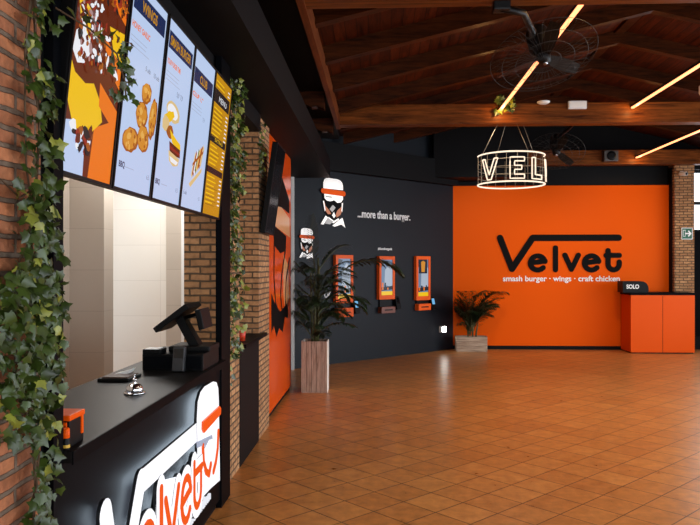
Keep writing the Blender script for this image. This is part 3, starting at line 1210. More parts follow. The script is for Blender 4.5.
# 2: wings
t = screen(2.735, 'menu screen showing five golden fried chicken wings')
m = pic()
header(m, 'WINGS', 'HONEY GARLIC')
ptext(m, '5 uds', .03, S_txt, .52, .62, bold=.0005)
ptext(m, '10 uds', .03, S_txt, .76, .62, bold=.0005)
VT[:] = [0, 1, -.045]
for cx, cz, rx, rz, ro in ((.62, .56, .14, .10, 10), (.87, .455, .11, .20, -6), (.54, .44, .16, .13, 5), (.30, .29, .19, .115, 8), (.64, .325, .16, .13, -8)):
    blob(m, cx, cz, rx * 1.06, rz * 1.05, S_fryd, ro, .08, 18, rnd)
    blob(m, cx - .012, cz + .004, rx * .92, rz * .9, S_fry, ro, .08, 18, rnd)
    for j in range(9):
        a_ = rnd.uniform(0, 2 * PI)
        q_ = rnd.uniform(.3, .8)
        blob(m, cx + rx * q_ * math.cos(a_), cz + rz * .5 * q_ * math.sin(a_), .022, .02, rnd.choice([S_fryd, S_fryl, S_fryd]), rnd.uniform(0, 180), .3, 8, rnd)
    blob(m, cx - rx * .25, cz + rz * .14, rx * .3, rz * .28, S_fryl, ro, .2, 12, rnd)
VT[:] = [0, 1, 0]
ptext(m, 'BBQ', .034, S_navy, .06, .10, bold=.001)
lines(m, .22, .5, .105, 1, .02, S_pale, rnd=rnd)
ptext(m, '6,5', .03, S_txt, .84, .085)
m.build('display', t, recalc=False)
# 3: smash burger
t = screen(3.205, 'menu screen showing a stacked smash burger with falling bun')
m = pic()
header(m, 'SMASH BURGER', 'YOUR BURGER TIME', .845)
ptext(m, '5,9  7,9', .034, S_txt, .5, .62, bold=.0005)
VT[:] = [.58, .74, 0]
blob(m, .44, .50, .26, .15, S_bun, -10, .05, 18, rnd)
blob(m, .42, .50, .2, .10, S_white, -10, .05, 16, rnd)
blob(m, .30, .44, .2, .09, S_yel, 30, .2, 14, rnd)
blob(m, .22, .38, .12, .12, S_bun, 10, .1, 14, rnd)
blob(m, .40, .34, .13, .10, S_fryd, 10, .2, 12, rnd)
lay(m, [(.38, .36), (.66, .31), (.82, .29), (.86, .24), (.62, .25), (.50, .27)], S_yel)
lay(m, [(.40, .27), (.84, .245), (.86, .18), (.60, .175), (.44, .20)], S_brown)
lay(m, [(.42, .24), (.84, .215), (.84, .195), (.44, .215)], S_red)
lay(m, [(.40, .20), (.84, .17), (.80, .11), (.62, .09), (.46, .12)], S_bun)
lay(m, [(.46, .16), (.80, .14), (.74, .11), (.52, .12)], S_white)
VT[:] = [0, 1, 0]
ptext(m, 'BBQ', .034, S_navy, .06, .085, bold=.001)
lines(m, .26, .5, .09, 1, .02, S_pale, rnd=rnd)
ptext(m, '8,5', .03, S_txt, .82, .075)
m.build('display', t, recalc=False)
# 4: club sandwich
t = screen(3.665, 'menu screen showing a layered club sandwich on a pick')
m = pic()
header(m, 'CLUB', 'CLUB 1,9', .80)
ptext(m, '7,9', .034, S_txt, .62, .60)
for i, cc in enumerate((S_bun, S_red, S_white, S_green, S_bun, S_fry, S_red, S_bun)):
    d = .055 * i
    lay(m, [(.34 + d * .9, .22 + d * .25), (.40 + d * .9, .20 + d * .25), (.50 + d * .9, .36 + d * .2), (.44 + d * .9, .38 + d * .2)], cc)
lay(m, [(.28, .16), (.36, .14), (.82, .27), (.82, .30)], S_bun)
lay(m, [(.36, .30), (.82, .42), (.82, .40), (.36, .28)], S_fryd)
ptext(m, '5 uds', .03, S_navy, .08, .085)
ptext(m, '4,5', .03, S_txt, .78, .075)
m.build('display', t, recalc=False)
# 5: gold price list
t = screen(4.125, 'gold menu screen with a full price list, next to the far post')
m = pic()
rect(m, 0, 1, 0, 1, S_gold)
for za, zb in ((.80, .90), (.52, .57), (.30, .345)):
    rect(m, .04, .96, za, zb, S_dark)
ptext(m, 'EXTRAS', .03, S_yel, .3, .535, width=.2)
ptext(m, 'MENU', .05, S_white, .3, .825, width=.2)
for z, n in ((.95, 2), (.76, 7), (.49, 5), (.27, 7)):
    for i in range(n):
        zz = z - i * .031
        rect(m, .08, rnd.uniform(.45, .65), zz, zz + .009, S_yel)
        rect(m, .80, .92, zz, zz + .009, S_white)
        if rnd.random() < .6:
            rect(m, .08, rnd.uniform(.5, .75), zz - .014, zz - .009, S_amber)
m.build('display', t, recalc=False)
# switched-off screen past the second hatch
t = screen(6.42, 'switched off black portrait television on the brick pier before the orange panel', 'television', None, 'television')
t.scale = (1.18, 1, .98)
t.rotation_euler.x = math.radians(8)
m = MB()
m.box(X0, X1, -0.003, 0, Z0, Z1, M_darkglass)
m.build('display', t)

# ================================================================== THINGS ON THE COUNTER
CT = 0.985
# bell
t = thing('service_bell', 'chrome service bell standing on the black counter', 'bell', (-1.19, 3.35, CT))
t.scale = (.84, .84, .84)
b = MB()
b.lathe([(0, 0), (.058, 0), (.062, .006), (.058, .012), (.052, .014), (0, .016)], M_chrome)
b.build('base', t)
b = MB()
b.lathe([(.047, .018), (.048, .024), (.044, .040), (.034, .053), (.02, .061), (0, .064)], M_chrome)
b.build('dome', t)
b = MB()
b.lathe([(.006, .060), (.006, .078), (.012, .080), (.013, .084), (.008, .090), (0, .091)], M_chrome)
b.tube([(0, 0, .09), (-.006, .008, .105), (0, .014, .115)], .004, M_chrome)
b.build('plunger', t)
# near box in orange and black with a small tin beside it
t = thing('dispenser_box', 'black napkin box with orange lid at the near counter end', 'box', (-1.112, 2.385, CT))
b = MB()
b.box(-.06, .06, -.055, .06, 0, .092, M_blackplastic, .006)
b.build('body', t)
b = MB()
b.box(-.064, .064, -.06, .064, .092, .112, M_orange_lam, .006)
b.build('lid', t)
b = MB()
b.box(-.02, .052, -.062, -.054, .028, .088, M_orange_lam, .002)
b.build('front_flap', t)
b = MB()
b.box(.059, .064, .035, .05, .03, .095, M_orange_lam)
b.build('latch', t)
t = thing('sauce_bottle', 'small orange capped sauce bottle in front of the napkin box', 'bottle', (-1.05, 2.30, CT))
t.scale = (.7, .7, .62)
b = MB()
b.lathe([(0, 0), (.016, 0), (.018, .01), (.018, .05), (.012, .064), (.012, .07)], M_blackplastic, n=18)
b.build('bottle_body', t)
b = MB()
b.lathe([(.017, .07), (.018, .072), (.017, .118), (.012, .124), (0, .124)], M_orange_lam, n=18)
b.build('cap', t)
b = MB()
b.lathe([(.0185, .018), (.0185, .034)], mat('label_yellow', rgb(200, 160, 50), .5), n=18)
b.build('bottle_label', t)

# cash drawer
t = thing('till_box', 'wide black till box on the far end of the counter', 'till', (-1.245, 4.30, CT))
b = MB()
b.box(-.165, .20, -.20, .20, 0, .098, M_blackplastic, .004)
b.build('body', t)
b = MB()
b.box(-.155, .19, -.206, -.2, .012, .086, M_blackgloss, .003)
fr = b.build('till_front', t)
b = MB()
b.lathe([(0, 0), (.01, 0), (.01, .006), (0, .007)], M_steel, n=16, mtx=Matrix.Translation((.05, -.206, .06)) @ Matrix.Rotation(PI / 2, 4, 'X'))
b.build('lock', fr)
# touch terminal
t = thing('cash_register', 'black touch screen cash register with tilted screen on top of the till box', 'register', (-1.20, 4.33, CT + .098))
b = MB()
b.box(-.085, .17, -.13, .13, 0, .035, M_blackplastic, .012)
b.build('base', t)
b = MB()
b.hexa([(.02, -.05, .03), (.085, -.05, .03), (.085, .05, .03), (.02, .05, .03)], [(-.075, -.045, .20), (-.03, -.045, .225), (-.03, .045, .225), (-.075, .045, .20)], M_blackplastic)
b.build('stand', t)
R = Matrix.Translation((-.06, 0, .205)) @ Matrix.Rotation(math.radians(-37), 4, 'Y')
b = MB()
b.box(-.125, .125, -.16, .16, -.014, .02, M_blackplastic, .006, R)
scr = b.build('screen', t)
b = MB()
b.box(-.115, .115, -.15, .15, .02, .0215, M_darkglass, 0, R)
b.build('display', scr)
R = Matrix.Translation((.105, -.02, .20)) @ Matrix.Rotation(math.radians(-12), 4, 'Y')
b = MB()
b.box(-.018, .018, -.11, .11, -.065, .06, M_blackplastic, .006, R)
b.build('customer_display', t)
b = MB()
b.tube([(-.02, 0, .2), (.05, -.01, .22), (.10, -.02, .215)], .012, M_blackplastic)
b.build('display_arm', t)
# receipt printer left of the terminal
t = thing('receipt_printer', 'small black receipt printer with pale paper on the till box corner', 'printer', (-1.35, 4.145, CT + .098))
b = MB()
b.box(-.055, .055, -.06, .06, 0, .03, M_blackplastic, .008)
b.build('body', t)
b = MB()
b.box(-.04, .04, -.062, .03, .030, .033, M_whiteplastic)
b.build('paper', t)
# card terminal standing before the drawer
t = thing('card_terminal', 'grey card payment terminal leaning before the till box', 'terminal', (-1.175, 4.04, CT))
R = Matrix.Rotation(math.radians(-12), 4, 'X')
b = MB()
b.box(-.035, .035, -.02, .02, 0.004, .15, mat('terminal_grey', rgb(34, 35, 38), .35), .008, R)
b.build('body', t)
b = MB()
b.box(-.028, .028, -.022, -.019, .08, .135, M_darkglass, 0, R)
b.build('terminal_screen', t)
# thin clipboard stack
t = thing('bill_tray', 'brown bill tray with slips beside the bell on the counter', 'tray', (-1.44, 3.78, CT))
b = MB()
b.box(-.07, .10, -.10, .10, 0, .018, M_blackplastic, .005)
b.build('tray', t)
b = MB()
b.box(-.05, .09, -.09, .08, .018, .026, mat('wallet_brown', rgb(74, 50, 40), .5), .003)
b.build('wallet', t)
b = MB()
b.hexa([(-.02, .02, .026), (.05, .02, .026), (.05, .10, .026), (-.02, .10, .026)], [(0, .02, .03), (.07, .02, .05), (.07, .1, .05), (0, .1, .03)], M_whiteplastic)
b.build('slip', t)

# second hatch: black half wall and ledge with a cup
t = thing('hatch_ledge', 'narrow black ledge counter in the second brick hatch', 'counter', (-1.12, 5.54, 0), R_LEFT)
b = MB()
b.box(-.03, 1.02, -.06, -.012, .955, .985, M_blackgloss, .004)
b.box(0.005, .875, -.02, .27, .955, .985, M_blackgloss, .004)
b.build('countertop', t)
b = MB()
b.box(0.005, .875, -.004, .04, 0, .955, M_black)
b.build('front_panel', t)
t = thing('paper_cup', 'red cup standing on the ledge of the second hatch', 'cup', (-1.15, 5.78, .985))
b = MB()
b.lathe([(0, 0), (.028, 0), (.036, .10), (.033, .10)], mat('cup_red', rgb(206, 58, 30), .4), n=20)
b.build('cup_body', t)
b = MB()
b.lathe([(.038, .098), (.038, .106), (.034, .112), (0, .112)], M_blackplastic, n=20)
b.build('lid', t)


# ================================================================== IVY
def leaf(mb, pos, dirv, nrm, size, m):
    d = Vector(dirv).normalized()
    n = Vector(nrm)
    n = (n - d * n.dot(d))
    if n.length < 1e-4:
        n = d.orthogonal()
    n.normalize()
    s = d.cross(n)
    shp = [(-.10, .02), (-.42, .05), (-.36, .30), (-.52, .46), (-.20, .62), (0, 1.0)]
    P = Vector(pos)

    def w(u, v):
        return P + s * u * size + d * v * size - n * (abs(u) * .35 + v * v * .12) * size

    mid0, mid1 = w(0, .02), w(0, 1.0)
    k = mb.mi(m)
    bm = mb.bm
    c0 = bm.verts.new(w(0, 0.05))
    c1 = bm.verts.new(w(0, .5))
    tip = bm.verts.new(w(0, 1.0))
    for sg_ in (-1, 1):
        a = [bm.verts.new(w(u * sg_, v)) for u, v in shp[:5]]
        for q_ in ([c0, a[0], a[1], a[2]], [c0, a[2], c1], [c1, a[2], a[3], a[4]], [c1, a[4], tip]):
            f = bm.faces.new(q_ if sg_ < 0 else q_[::-1])
            f.material_index = k
            f.smooth = True


def ivy(label, strands, leaves, seed, size=(.026, .05), out=(1, -.35, .1), pale=.09):
    """strands: polylines of the vine; leaves: boxes (y0,y1,z0,z1,x0,x1,count)"""
    rnd = random.Random(seed)
    lo = strands[0][-1]
    t = thing('ivy_garland', label, 'ivy', (lo[0], lo[1], min(p[2] for p in strands[0])))
    L = Vector(t.location)
    st = MB()
    for s_ in strands:
        st.tube([Vector(p) - L for p in s_], .003, M_stem, n=6)
    st.build('stem', t)
    f = MB()
    for y0, y1, z0, z1, x0, x1, n in leaves:
        for i in range(n):
            p = Vector((rnd.uniform(x0, x1), rnd.uniform(y0, y1), rnd.uniform(z0, z1))) - L
            d = Vector((rnd.uniform(-.2, .6), rnd.uniform(-.8, .8), rnd.uniform(-1.1, .25)))
            nrm = Vector(out) + Vector((rnd.uniform(-.5, .5), rnd.uniform(-.7, .5), rnd.uniform(-.3, .8)))
            leaf(f, p, d, nrm, rnd.uniform(*size), M_leaf2 if rnd.random() < pale else M_leaf)
    # leaves along the strands
    for s_ in strands:
        for a, b_ in zip(s_, s_[1:]):
            a, b_ = Vector(a), Vector(b_)
            n = max(2, int((b_ - a).length / .03))
            for i in range(n):
                p = a.lerp(b_, rnd.random()) - L + Vector((rnd.uniform(0, .04), rnd.uniform(-.04, .04), rnd.uniform(-.03, .03)))
                d = Vector((rnd.uniform(0, .6), rnd.uniform(-.9, .9), rnd.uniform(-1, .3)))
                nrm = Vector(out) + Vector((rnd.uniform(-.4, .4), rnd.uniform(-.6, .4), rnd.uniform(-.2, .7)))
                leaf(f, p, d, nrm, rnd.uniform(*size), M_leaf2 if rnd.random() < pale else M_leaf)
    f.build('foliage', t, recalc=False)
    return t


def zig(y, x, z0, z1, n, amp, rnd):
    return [(x + rnd.uniform(-.02, .02), y + rnd.uniform(-amp, amp), z0 + (z1 - z0) * i / n) for i in range(n + 1)]


rn = random.Random(3)
ivy('thick green ivy garland climbing the near brick wall beside the hatch post',
    [zig(2.08, -1.05, 2.98, .05, 16, .05, rn), zig(2.04, -1.05, 2.95, .5, 14, .05, rn), zig(2.11, -1.05, 2.9, .4, 14, .03, rn),
     [(-1.03, 2.08, 1.85), (-1.04, 1.98, 1.80), (-1.04, 1.88, 1.84), (-1.05, 1.78, 1.78)],
     [(-1.03, 2.08, 1.75), (-1.04, 1.98, 1.62), (-1.04, 1.88, 1.50), (-1.04, 1.80, 1.30)],
     [(-1.03, 2.10, 1.5), (-1.03, 2.0, 1.35), (-1.03, 1.88, 1.25), (-1.03, 1.80, 1.2)],
     [(-1.0, 2.12, 2.40), (-.95, 2.25, 2.38), (-.90, 2.36, 2.33), (-.885, 2.40, 2.24), (-.88, 2.39, 2.18)]],
    [(2.02, 2.12, .5, 2.95, -1.05, -.98, 280), (1.96, 2.14, 1.25, 1.85, -1.05, -.97, 150), (1.86, 2.15, 1.12, 1.62, -1.05, -.97, 220),
     (1.80, 1.95, 1.15, 1.6, -1.05, -1.0, 60), (2.30, 2.42, 2.18, 2.40, -.92, -.86, 26)], 21)
ivy('slim ivy garland hanging on the brick between far hatch post and second hatch',
    [zig(5.02, -1.09, 2.96, .75, 14, .04, rn), zig(5.12, -1.09, 2.9, 1.6, 10, .06, rn)],
    [(4.92, 5.25, 2.3, 2.97, -1.1, -.99, 190), (4.95, 5.28, 1.5, 2.4, -1.1, -1.02, 150), (4.95, 5.3, .95, 1.5, -1.1, -1.02, 90)], 22, size=(.035, .065), pale=.3)
ivy('short ivy sprig hanging in the second hatch beside the television',
    [zig(6.26, -1.08, 2.84, 2.35, 6, .03, rn)],
    [(6.18, 6.36, 2.45, 2.90, -1.09, -1.04, 46)], 23, pale=.25)
ivy('small ivy sprig growing on the roof beam by the light strip end',
    [[(1.68, 9.42, 3.86), (1.66, 9.40, 3.74), (1.69, 9.40, 3.66)], [(1.58, 9.40, 3.80), (1.72, 9.38, 3.82)]],
    [(9.36, 9.42, 3.66, 3.88, 1.55, 1.78, 22)], 24, size=(.06, .10), out=(-.1, -1, -.2), pale=.7)


# ================================================================== POTTED PALMS
def frond_mesh(length, elev, droop, nleaf, lw, ll, rnd, bare=.18):
    """an arching palm frond in its own x,z plane; base at the origin"""
    mb = MB()
    N = 16
    pts = []
    x = z = 0.0
    e = elev
    for i in range(N + 1):
        pts.append(Vector((x, 0, z)))
        tt = i / N
        e = elev - droop * tt ** 1.6
        x += math.cos(e) * length / N
        z += math.sin(e) * length / N
    mb.tube(pts, .006, M_palmstem, n=5, radii=[.008 * (1 - .75 * i / N) for i in range(N + 1)])
    k = mb.mi(M_palm)
    for j in range(nleaf):
        tt = bare + (1 - bare) * (j + .5) / nleaf
        f_ = tt * N
        i = min(int(f_), N - 1)
        p = pts[i].lerp(pts[i + 1], f_ - i)
        tg = (pts[i + 1] - pts[i]).normalized()
        env = math.sin(PI * (0.12 + .83 * (tt - bare) / (1 - bare))) ** .6
        L_ = ll * env
        for sg_ in (-1, 1):
            side = Vector((0, sg_, 0))
            d = (tg * rnd.uniform(.55, .75) + side * .75 + Vector((0, 0, rnd.uniform(.0, .2)))).normalized()
            w_ = lw * rnd.uniform(.8, 1.15)
            wd = d.cross(Vector((0, 0, 1))).normalized() * w_
            a = p
            m1 = p + d * L_ * .45 + Vector((0, 0, -.02 * L_))
            m2 = p + d * L_ * .8 + Vector((0, 0, -.16 * L_))
            tp = p + d * L_ + Vector((0, 0, -.34 * L_))
            bm = mb.bm
            v = [bm.verts.new(q_) for q_ in (a - wd * .3, a + wd * .3, m1 - wd, m1 + wd, m2 - wd * .8, m2 + wd * .8, tp)]
            for q_ in ((v[0], v[1], v[3], v[2]), (v[2], v[3], v[5], v[4]), (v[4], v[5], v[6])):
                f = bm.faces.new(q_)
                f.material_index = k
                f.smooth = True
    return mb


def palm(label, loc, planter, fronds, top, seed, canes, lw, ll, nleaf, squash):
    rnd = random.Random(seed)
    t = thing('potted_palm', label, 'plant', loc)
    planter(t)
    for (cx, cy, h) in canes:
        c_ = MB()
        c_.tube([(cx, cy, top - .04), (cx * 1.2, cy * 1.2, top + h * .5), (cx * 1.5, cy * 1.5, top + h)], .014, M_palmstem, radii=[.017, .014, .009])
        c_.build('cane', t)
    for az, ln, el, dr, zb in fronds:
        big = ln > 1.3
        mb = frond_mesh(ln, math.radians(el), math.radians(dr), 46 if big else nleaf, lw * (1.35 if big else 1), ll * min(1.25, .55 + ln * .45), rnd, .42 if big else .18)
        a = math.radians(az)
        bmesh.ops.rotate(mb.bm, verts=mb.bm.verts, cent=(0, 0, 0), matrix=Matrix.Rotation(rnd.uniform(-.4, .4), 3, 'X'))
        bmesh.ops.rotate(mb.bm, verts=mb.bm.verts, cent=(0, 0, 0), matrix=Matrix.Rotation(a, 3, 'Z'))
        bmesh.ops.translate(mb.bm, verts=mb.bm.verts, vec=(.03 * math.cos(a), .03 * math.sin(a), top + zb))
        for v in mb.bm.verts:
            squash(v.co)
        mb.build('frond', t, recalc=False)
    return t


def tall_planter(t):
    b_ = MB()
    w = .165
    n = 5
    for i in range(n):
        x0 = -w + 2 * w * i / n
        b_.box(x0 + .002, x0 + 2 * w / n - .002, -w, -w + .02, 0, .655, M_plank, .002)
        b_.box(x0 + .002, x0 + 2 * w / n - .002, w - .02, w, 0, .655, M_plank, .002)
    b_.box(-w + .019, w - .019, -w + .02, w - .02, .01, .60, M_soil)
    b_.build('planter', t)
    for sx in (-1, 1):
        b_ = MB()
        b_.box(min(sx * w, sx * (w - .018)), max(sx * w, sx * (w - .018)), -w + .018, w - .018, 0, .655, M_plankside, .002)
        sd = b_.build('planter_side', t)
        sd['label'] = 'planter side coloured pale for the daylight on it'
    b_ = MB()
    b_.box(-w + .02, w - .02, -w + .02, w - .02, .60, .62, M_soil)
    b_.build('soil', t)


fr = []
rp = random.Random(9)
for i in range(40):
    az = i * 137.5 + rp.uniform(-15, 15)
    zb = rp.uniform(.0, .95)
    fr.append((az, rp.uniform(.42, .72), rp.uniform(25, 72), rp.uniform(55, 110), zb))
fr += [(0, 1.38, 60, 118, .52), (-12, .8, 52, 95, .3), (60, .9, 87, 18, .8), (20, .7, 60, 80, .7), (-80, .6, 60, 95, .6), (-110, .6, 50, 95, .4), (-40, .6, 45, 100, .25)]


def soft(v, lim, k):
    return v if v < lim else lim + (1 - math.exp(-(v - lim) / k)) * k


def squash_left(co):      # fronds bend away from the orange panel behind
    co.x = -soft(-co.x, .16, .12)


palm('tall palm in a high whitewashed wooden planter before the orange panel', (-.835, 9.02, 0), tall_planter, fr, .62, 31,
     [(.03, .02, 1.0), (-.04, .01, .9), (.0, -.04, .8), (.02, .05, 1.1)], .0095, .21, 26, squash_left)


def low_planter(t):
    w, d = .29, .14
    for_m = MB()
    for j in range(3):
        z0 = .095 * j
        for_m.box(-w, w, -d, -d + .02, z0 + .002, z0 + .093, M_plankh, .002)
        for_m.box(-w, w, d - .02, d, z0 + .002, z0 + .093, M_plankh, .002)
        for_m.box(-w, -w + .02, -d + .02, d - .02, z0 + .002, z0 + .093, M_plankh, .002)
        for_m.box(w - .02, w, -d + .02, d - .02, z0 + .002, z0 + .093, M_plankh, .002)
    for_m.build('planter', t)
    b_ = MB()
    b_.box(-w + .02, w - .02, -d + .02, d - .02, .02, .25, M_soil)
    b_.build('soil', t)


fr = []
for i in range(38):
    az = i * 137.5 + rp.uniform(-15, 15)
    el = rp.uniform(60, 86)
    # the wall stands close behind: fronds keep short on that side
    s_ = math.sin(math.radians(az))
    fr.append((az, rp.uniform(.55, .95) * (1 if s_ < .3 else .75), el, rp.uniform(40, 95), rp.uniform(.02, .35)))


def squash_back(co):
    co.y = soft(co.y, .12, .14)
    co.x = -soft(-co.x, .16, .2)


palm('low bushy palm in a wide whitewashed box where the black and orange walls meet', (1.73, 13.42, 0), low_planter, fr, .25, 37,
     [(.03, .0, .35), (-.05, .01, .3), (.09, .0, .3)], .014, .26, 20, squash_back)

# ================================================================== ORANGE CASH DESK AT THE BACK WALL
t = thing('reception_desk', 'orange reception desk with black top beside the brick pillar', 'desk', (4.64, 13.17, 0))
DW = 1.16
DD = .54
b = MB()
b.box(0, DW / 2 - .004, 0, .02, .02, 1.08, M_orange_lam, .002)
b.build('front_panel', t)
b = MB()
b.box(DW / 2 + .004, DW, 0, .02, .02, 1.08, M_orange_lam, .002)
b.build('front_panel', t)
b = MB()
b.box(0, .02, .02, DD, .02, 1.08, M_orange_lam, .002)
b.build('side_panel', t)
b = MB()
b.box(DW - .02, DW, .02, .34, .02, 1.08, M_orange_lam, .002)
b.build('side_panel', t)
b = MB()
b.box(.02, DW - .02, .005, .34, 0, 1.06, M_black)
b.build('carcass', t)
b = MB()
b.box(-.015, DW + .01, -.015, .34, 1.08, 1.125, M_blackgloss, .004)
b.box(-.015, .9, .34, DD, 1.08, 1.125, M_blackgloss, .004)
b.build('desktop', t)
t = thing('desk_sign', 'black rounded SOLO sign standing on the orange reception desk', 'sign', (4.43, 13.2, 1.125))
b = MB()
b.flat([(.19, 0), (.70, 0)] + [(.70 - .14 + .14 * math.cos(a_), .07 + .14 * math.sin(a_)) for a_ in [i * PI / 12 for i in range(7)]] + [(.19, .21)], 0, .30, M_blackplastic)
b.build('body', t)
b = MB()
b.text('SOLO', .105, M_letter_white, .26, .075, y=-.002, ext=.002, bold=.003, width=.25)
b.build('lettering', t)
t.location.x = 4.33
t.scale = (.92, 1, 1)

# exit sign and camera on the brick pillar
t = thing('exit_sign', 'green emergency exit sign with white arrow on the brick pillar', 'sign', (5.80, 13.515, 2.12))
t.scale = (.9, 1, .95)
b = MB()
b.box(-.115, .115, -.02, 0, 0, .235, M_whiteplastic, .004)
b.build('backplate', t)
b = MB()
b.box(-.10, .10, -.023, -.018, .015, .22, M_exitgreen)
b.build('panel', t)
b = MB()
b.stroke([(-.03, .118), (.07, .118)], .026, -.026, -.022, M_letter_white)
b.stroke([(.03, .165), (.075, .118), (.03, .07)], .026, -.026, -.022, M_letter_white)
b.flat([(-.085, .06), (-.035, .06), (-.035, .19), (-.085, .19)], -.0255, -.022, M_letter_white)
b.flat([(-.077, .068), (-.043, .068), (-.043, .18), (-.077, .18)], -.0265, -.022, M_exitgreen)
b.build('arrow', t)
t = thing('security_camera', 'small white security camera at the top of the brick pillar', 'camera', (5.70, 13.51, 3.36))
b = MB()
b.box(-.03, .03, -.02, 0, -.03, .05, M_whiteplastic, .004)
b.tube([(0, -.01, .02), (0, -.06, .02), (0, -.09, 0)], .012, M_whiteplastic)
b.build('bracket', t)
R = Matrix.Translation((-.02, -.13, -.01)) @ Matrix.Rotation(math.radians(-70), 4, 'Z') @ Matrix.Rotation(math.radians(98), 4, 'Y')
b = MB()
b.lathe([(0, -.08), (.035, -.08), (.038, -.07), (.038, .08), (.03, .085)], M_whiteplastic, n=18, mtx=R)
bod = b.build('body', t)
b = MB()
b.lathe([(0, .084), (.028, .084), (.028, .088), (0, .09)], M_darkglass, n=18, mtx=R)
b.build('lens', bod)

# ================================================================== CEILING FITTINGS
# LED strips
for lab, x, ya, yb, z in (('warm linear light running from the near beam past the big fan', 1.60, 5.25, 9.43, 3.69),
                          ('warm linear light on the right ending at the middle roof beam', 3.34, 5.25, 9.43, 3.71),
                          ('warm linear light on the right ending at the far roof beam', 4.78, 9.68, 13.28, 3.64)):
    t = thing('linear_light', lab, 'lamp', (x, ya, z), (0, 0, 0), 'warm linear lights under the roof')
    MB().box(-.022, .022, 0, yb - ya, .008, .035, M_blackmetal).build('profile', t)
    b = MB()
    b.box(-.018, .018, 0.005, yb - ya - .005, -.012, .008, M_led, .006)
    b.build('diffuser', t)
    for yy in (yb - ya - .16, .2):      # added point lamps boost the strip's light on the beams at its ends
        d = bpy.data.lights.new('strip_glow', 'POINT')
        d.energy = 4.5
        d.color = (1.0, 0.52, 0.16)
        d.shadow_soft_size = 0.03
        lo = bpy.data.objects.new('strip_glow', d)
        COL.objects.link(lo)
        lo.parent = t
        lo.location = (0, yy, -.05)


def fan(label, c, R_, arm, cage_tilt, roll, spokes=20):
    """industrial ceiling fan: bracket arm, motor, hub, guard and blades, around the guard centre c"""
    t = thing('ceiling_fan', label, 'fan', c)
    T = Matrix.Rotation(roll, 4, 'Y') @ Matrix.Rotation(cage_tilt, 4, 'X')
    b = MB()
    b.lathe([(0, .29), (.05, .29), (.085, .27), (.095, .23), (.095, .08), (.07, .05), (.05, .04), (0, .04)], M_blackmetal, n=24, mtx=T)
    b.build('motor', t)
    b = MB()
    b.lathe([(0, .05), (.055, .05), (.06, .0), (.045, -.05), (0, -.06)], M_blackmetal, n=24, mtx=T)
    hub = b.build('hub', t)
    b = MB()
    b.lathe([(0, -.062), (.018, -.062), (.018, -.075), (0, -.076)], M_steel, n=12, mtx=T)
    b.build('hub_cap', hub)
    b = MB()
    for r_, z_ in ((R_, 0), (R_ * .8, -.04), (R_ * .55, -.052), (R_ * .3, -.056)):
        b.tube([T @ Vector((r_ * math.cos(a_), r_ * math.sin(a_), z_)) for a_ in [2 * PI * i / 40 for i in range(40)]], .0020, M_wire, n=4, closed=True)
    for i in range(spokes * 2):
        a_ = 2 * PI * i / (spokes * 2)
        pr = ((.06, -.058), (R_ * .54, -.052), (R_ * .86, -.035), (R_, 0), (R_ * .8, .035), (.08, .05))
        b.tube([T @ Vector((r_ * math.cos(a_), r_ * math.sin(a_), z_)) for r_, z_ in pr], .0011, M_wire, n=3)
    b.build('guard', t)
    for i in range(3):
        b = MB()
        a_ = 2 * PI * i / 3 + .6
        Rz = Matrix.Rotation(a_, 4, 'Z')
        prof = [(.05, -.03, .03), (.15, -.045, .05), (.28, -.05, .055), (R_ * .9, -.035, .035)]
        vs = []
        for r_, w0, w1 in prof:
            vs.append((T @ Rz @ Vector((r_, w0, .012)), T @ Rz @ Vector((r_, w1, -.022)), T @ Rz @ Vector((r_, w1, -.026)), T @ Rz @ Vector((r_, w0, .008))))
        for p_, q_ in zip(vs, vs[1:]):
            b.hexa(list(p_), list(q_), M_blackmetal)
        b.build('blade', t)
    b = MB()
    m0 = T @ Vector((-.05, .0, .20))
    pts = [m0] + [Vector(p) - Vector(c) for p in arm]
    b.tube(pts, .026, M_blackmetal, n=12)
    e = pts[-1]
    b.box(e.x - .06, e.x + .06, e.y - .045, e.y + .045, e.z - .02, e.z + .045, M_blackmetal, .01)
    b.build('bracket_arm', t)
    return t


fan('large black caged fan hanging from the near roof beam', (1.32, 5.72, 3.30), .43,
    [(1.20, 5.56, 3.45), (1.13, 5.40, 3.47), (1.06, 5.22, 3.475), (.88, 5.12, 3.475)], math.radians(-24), math.radians(-8))
fan('small distant caged fan behind the neon drum under the middle roof beam', (2.55, 10.25, 3.27), .40,
    [(2.66, 10.05, 3.55), (2.72, 9.9, 3.62), (2.74, 9.74, 3.63)], math.radians(-30), math.radians(10), 14)

# neon drum sign
NC = (1.77, 9.55, 2.71)
NR, NH = .443, .385
t = thing('neon_drum_sign', 'hanging round neon sign with VEL letters on a wire drum', 'sign', NC)
b = MB()
b.tube([(NR * math.cos(a_), NR * math.sin(a_), 0) for a_ in [2 * PI * i / 64 for i in range(64)]], .010, M_neon, n=8, closed=True)
b.build('ring', t)
b = MB()
b.tube([(NR * math.cos(a_), NR * math.sin(a_), NH) for a_ in [-PI + .16 - PI * .06 + PI * 1.02 * i / 40 for i in range(41)]], .010, M_neon, n=8)
b.build('ring', t)
b = MB()
for i in range(20):
    a_ = 2 * PI * i / 20
    b.tube([(NR * math.cos(a_), NR * math.sin(a_), 0), (NR * math.cos(a_), NR * math.sin(a_), NH)], .003, M_drumwire, n=4)
for z_ in (.1, .2, .3):
    b.tube([(NR * math.cos(a_), NR * math.sin(a_), z_) for a_ in [2 * PI * i / 48 for i in range(48)]], .003, M_drumwire, n=4, closed=True)
b.build('wire_drum', t)


def on_drum(ang, pts):
    """wrap letter points (u metres along the drum, v up) on the drum around angle ang from the front"""
    out = []
    for u, v in pts:
        a_ = math.radians(ang) + u / NR
        out.append(((NR + .014) * math.sin(a_), -(NR + .014) * math.cos(a_), v - .022))
    return out


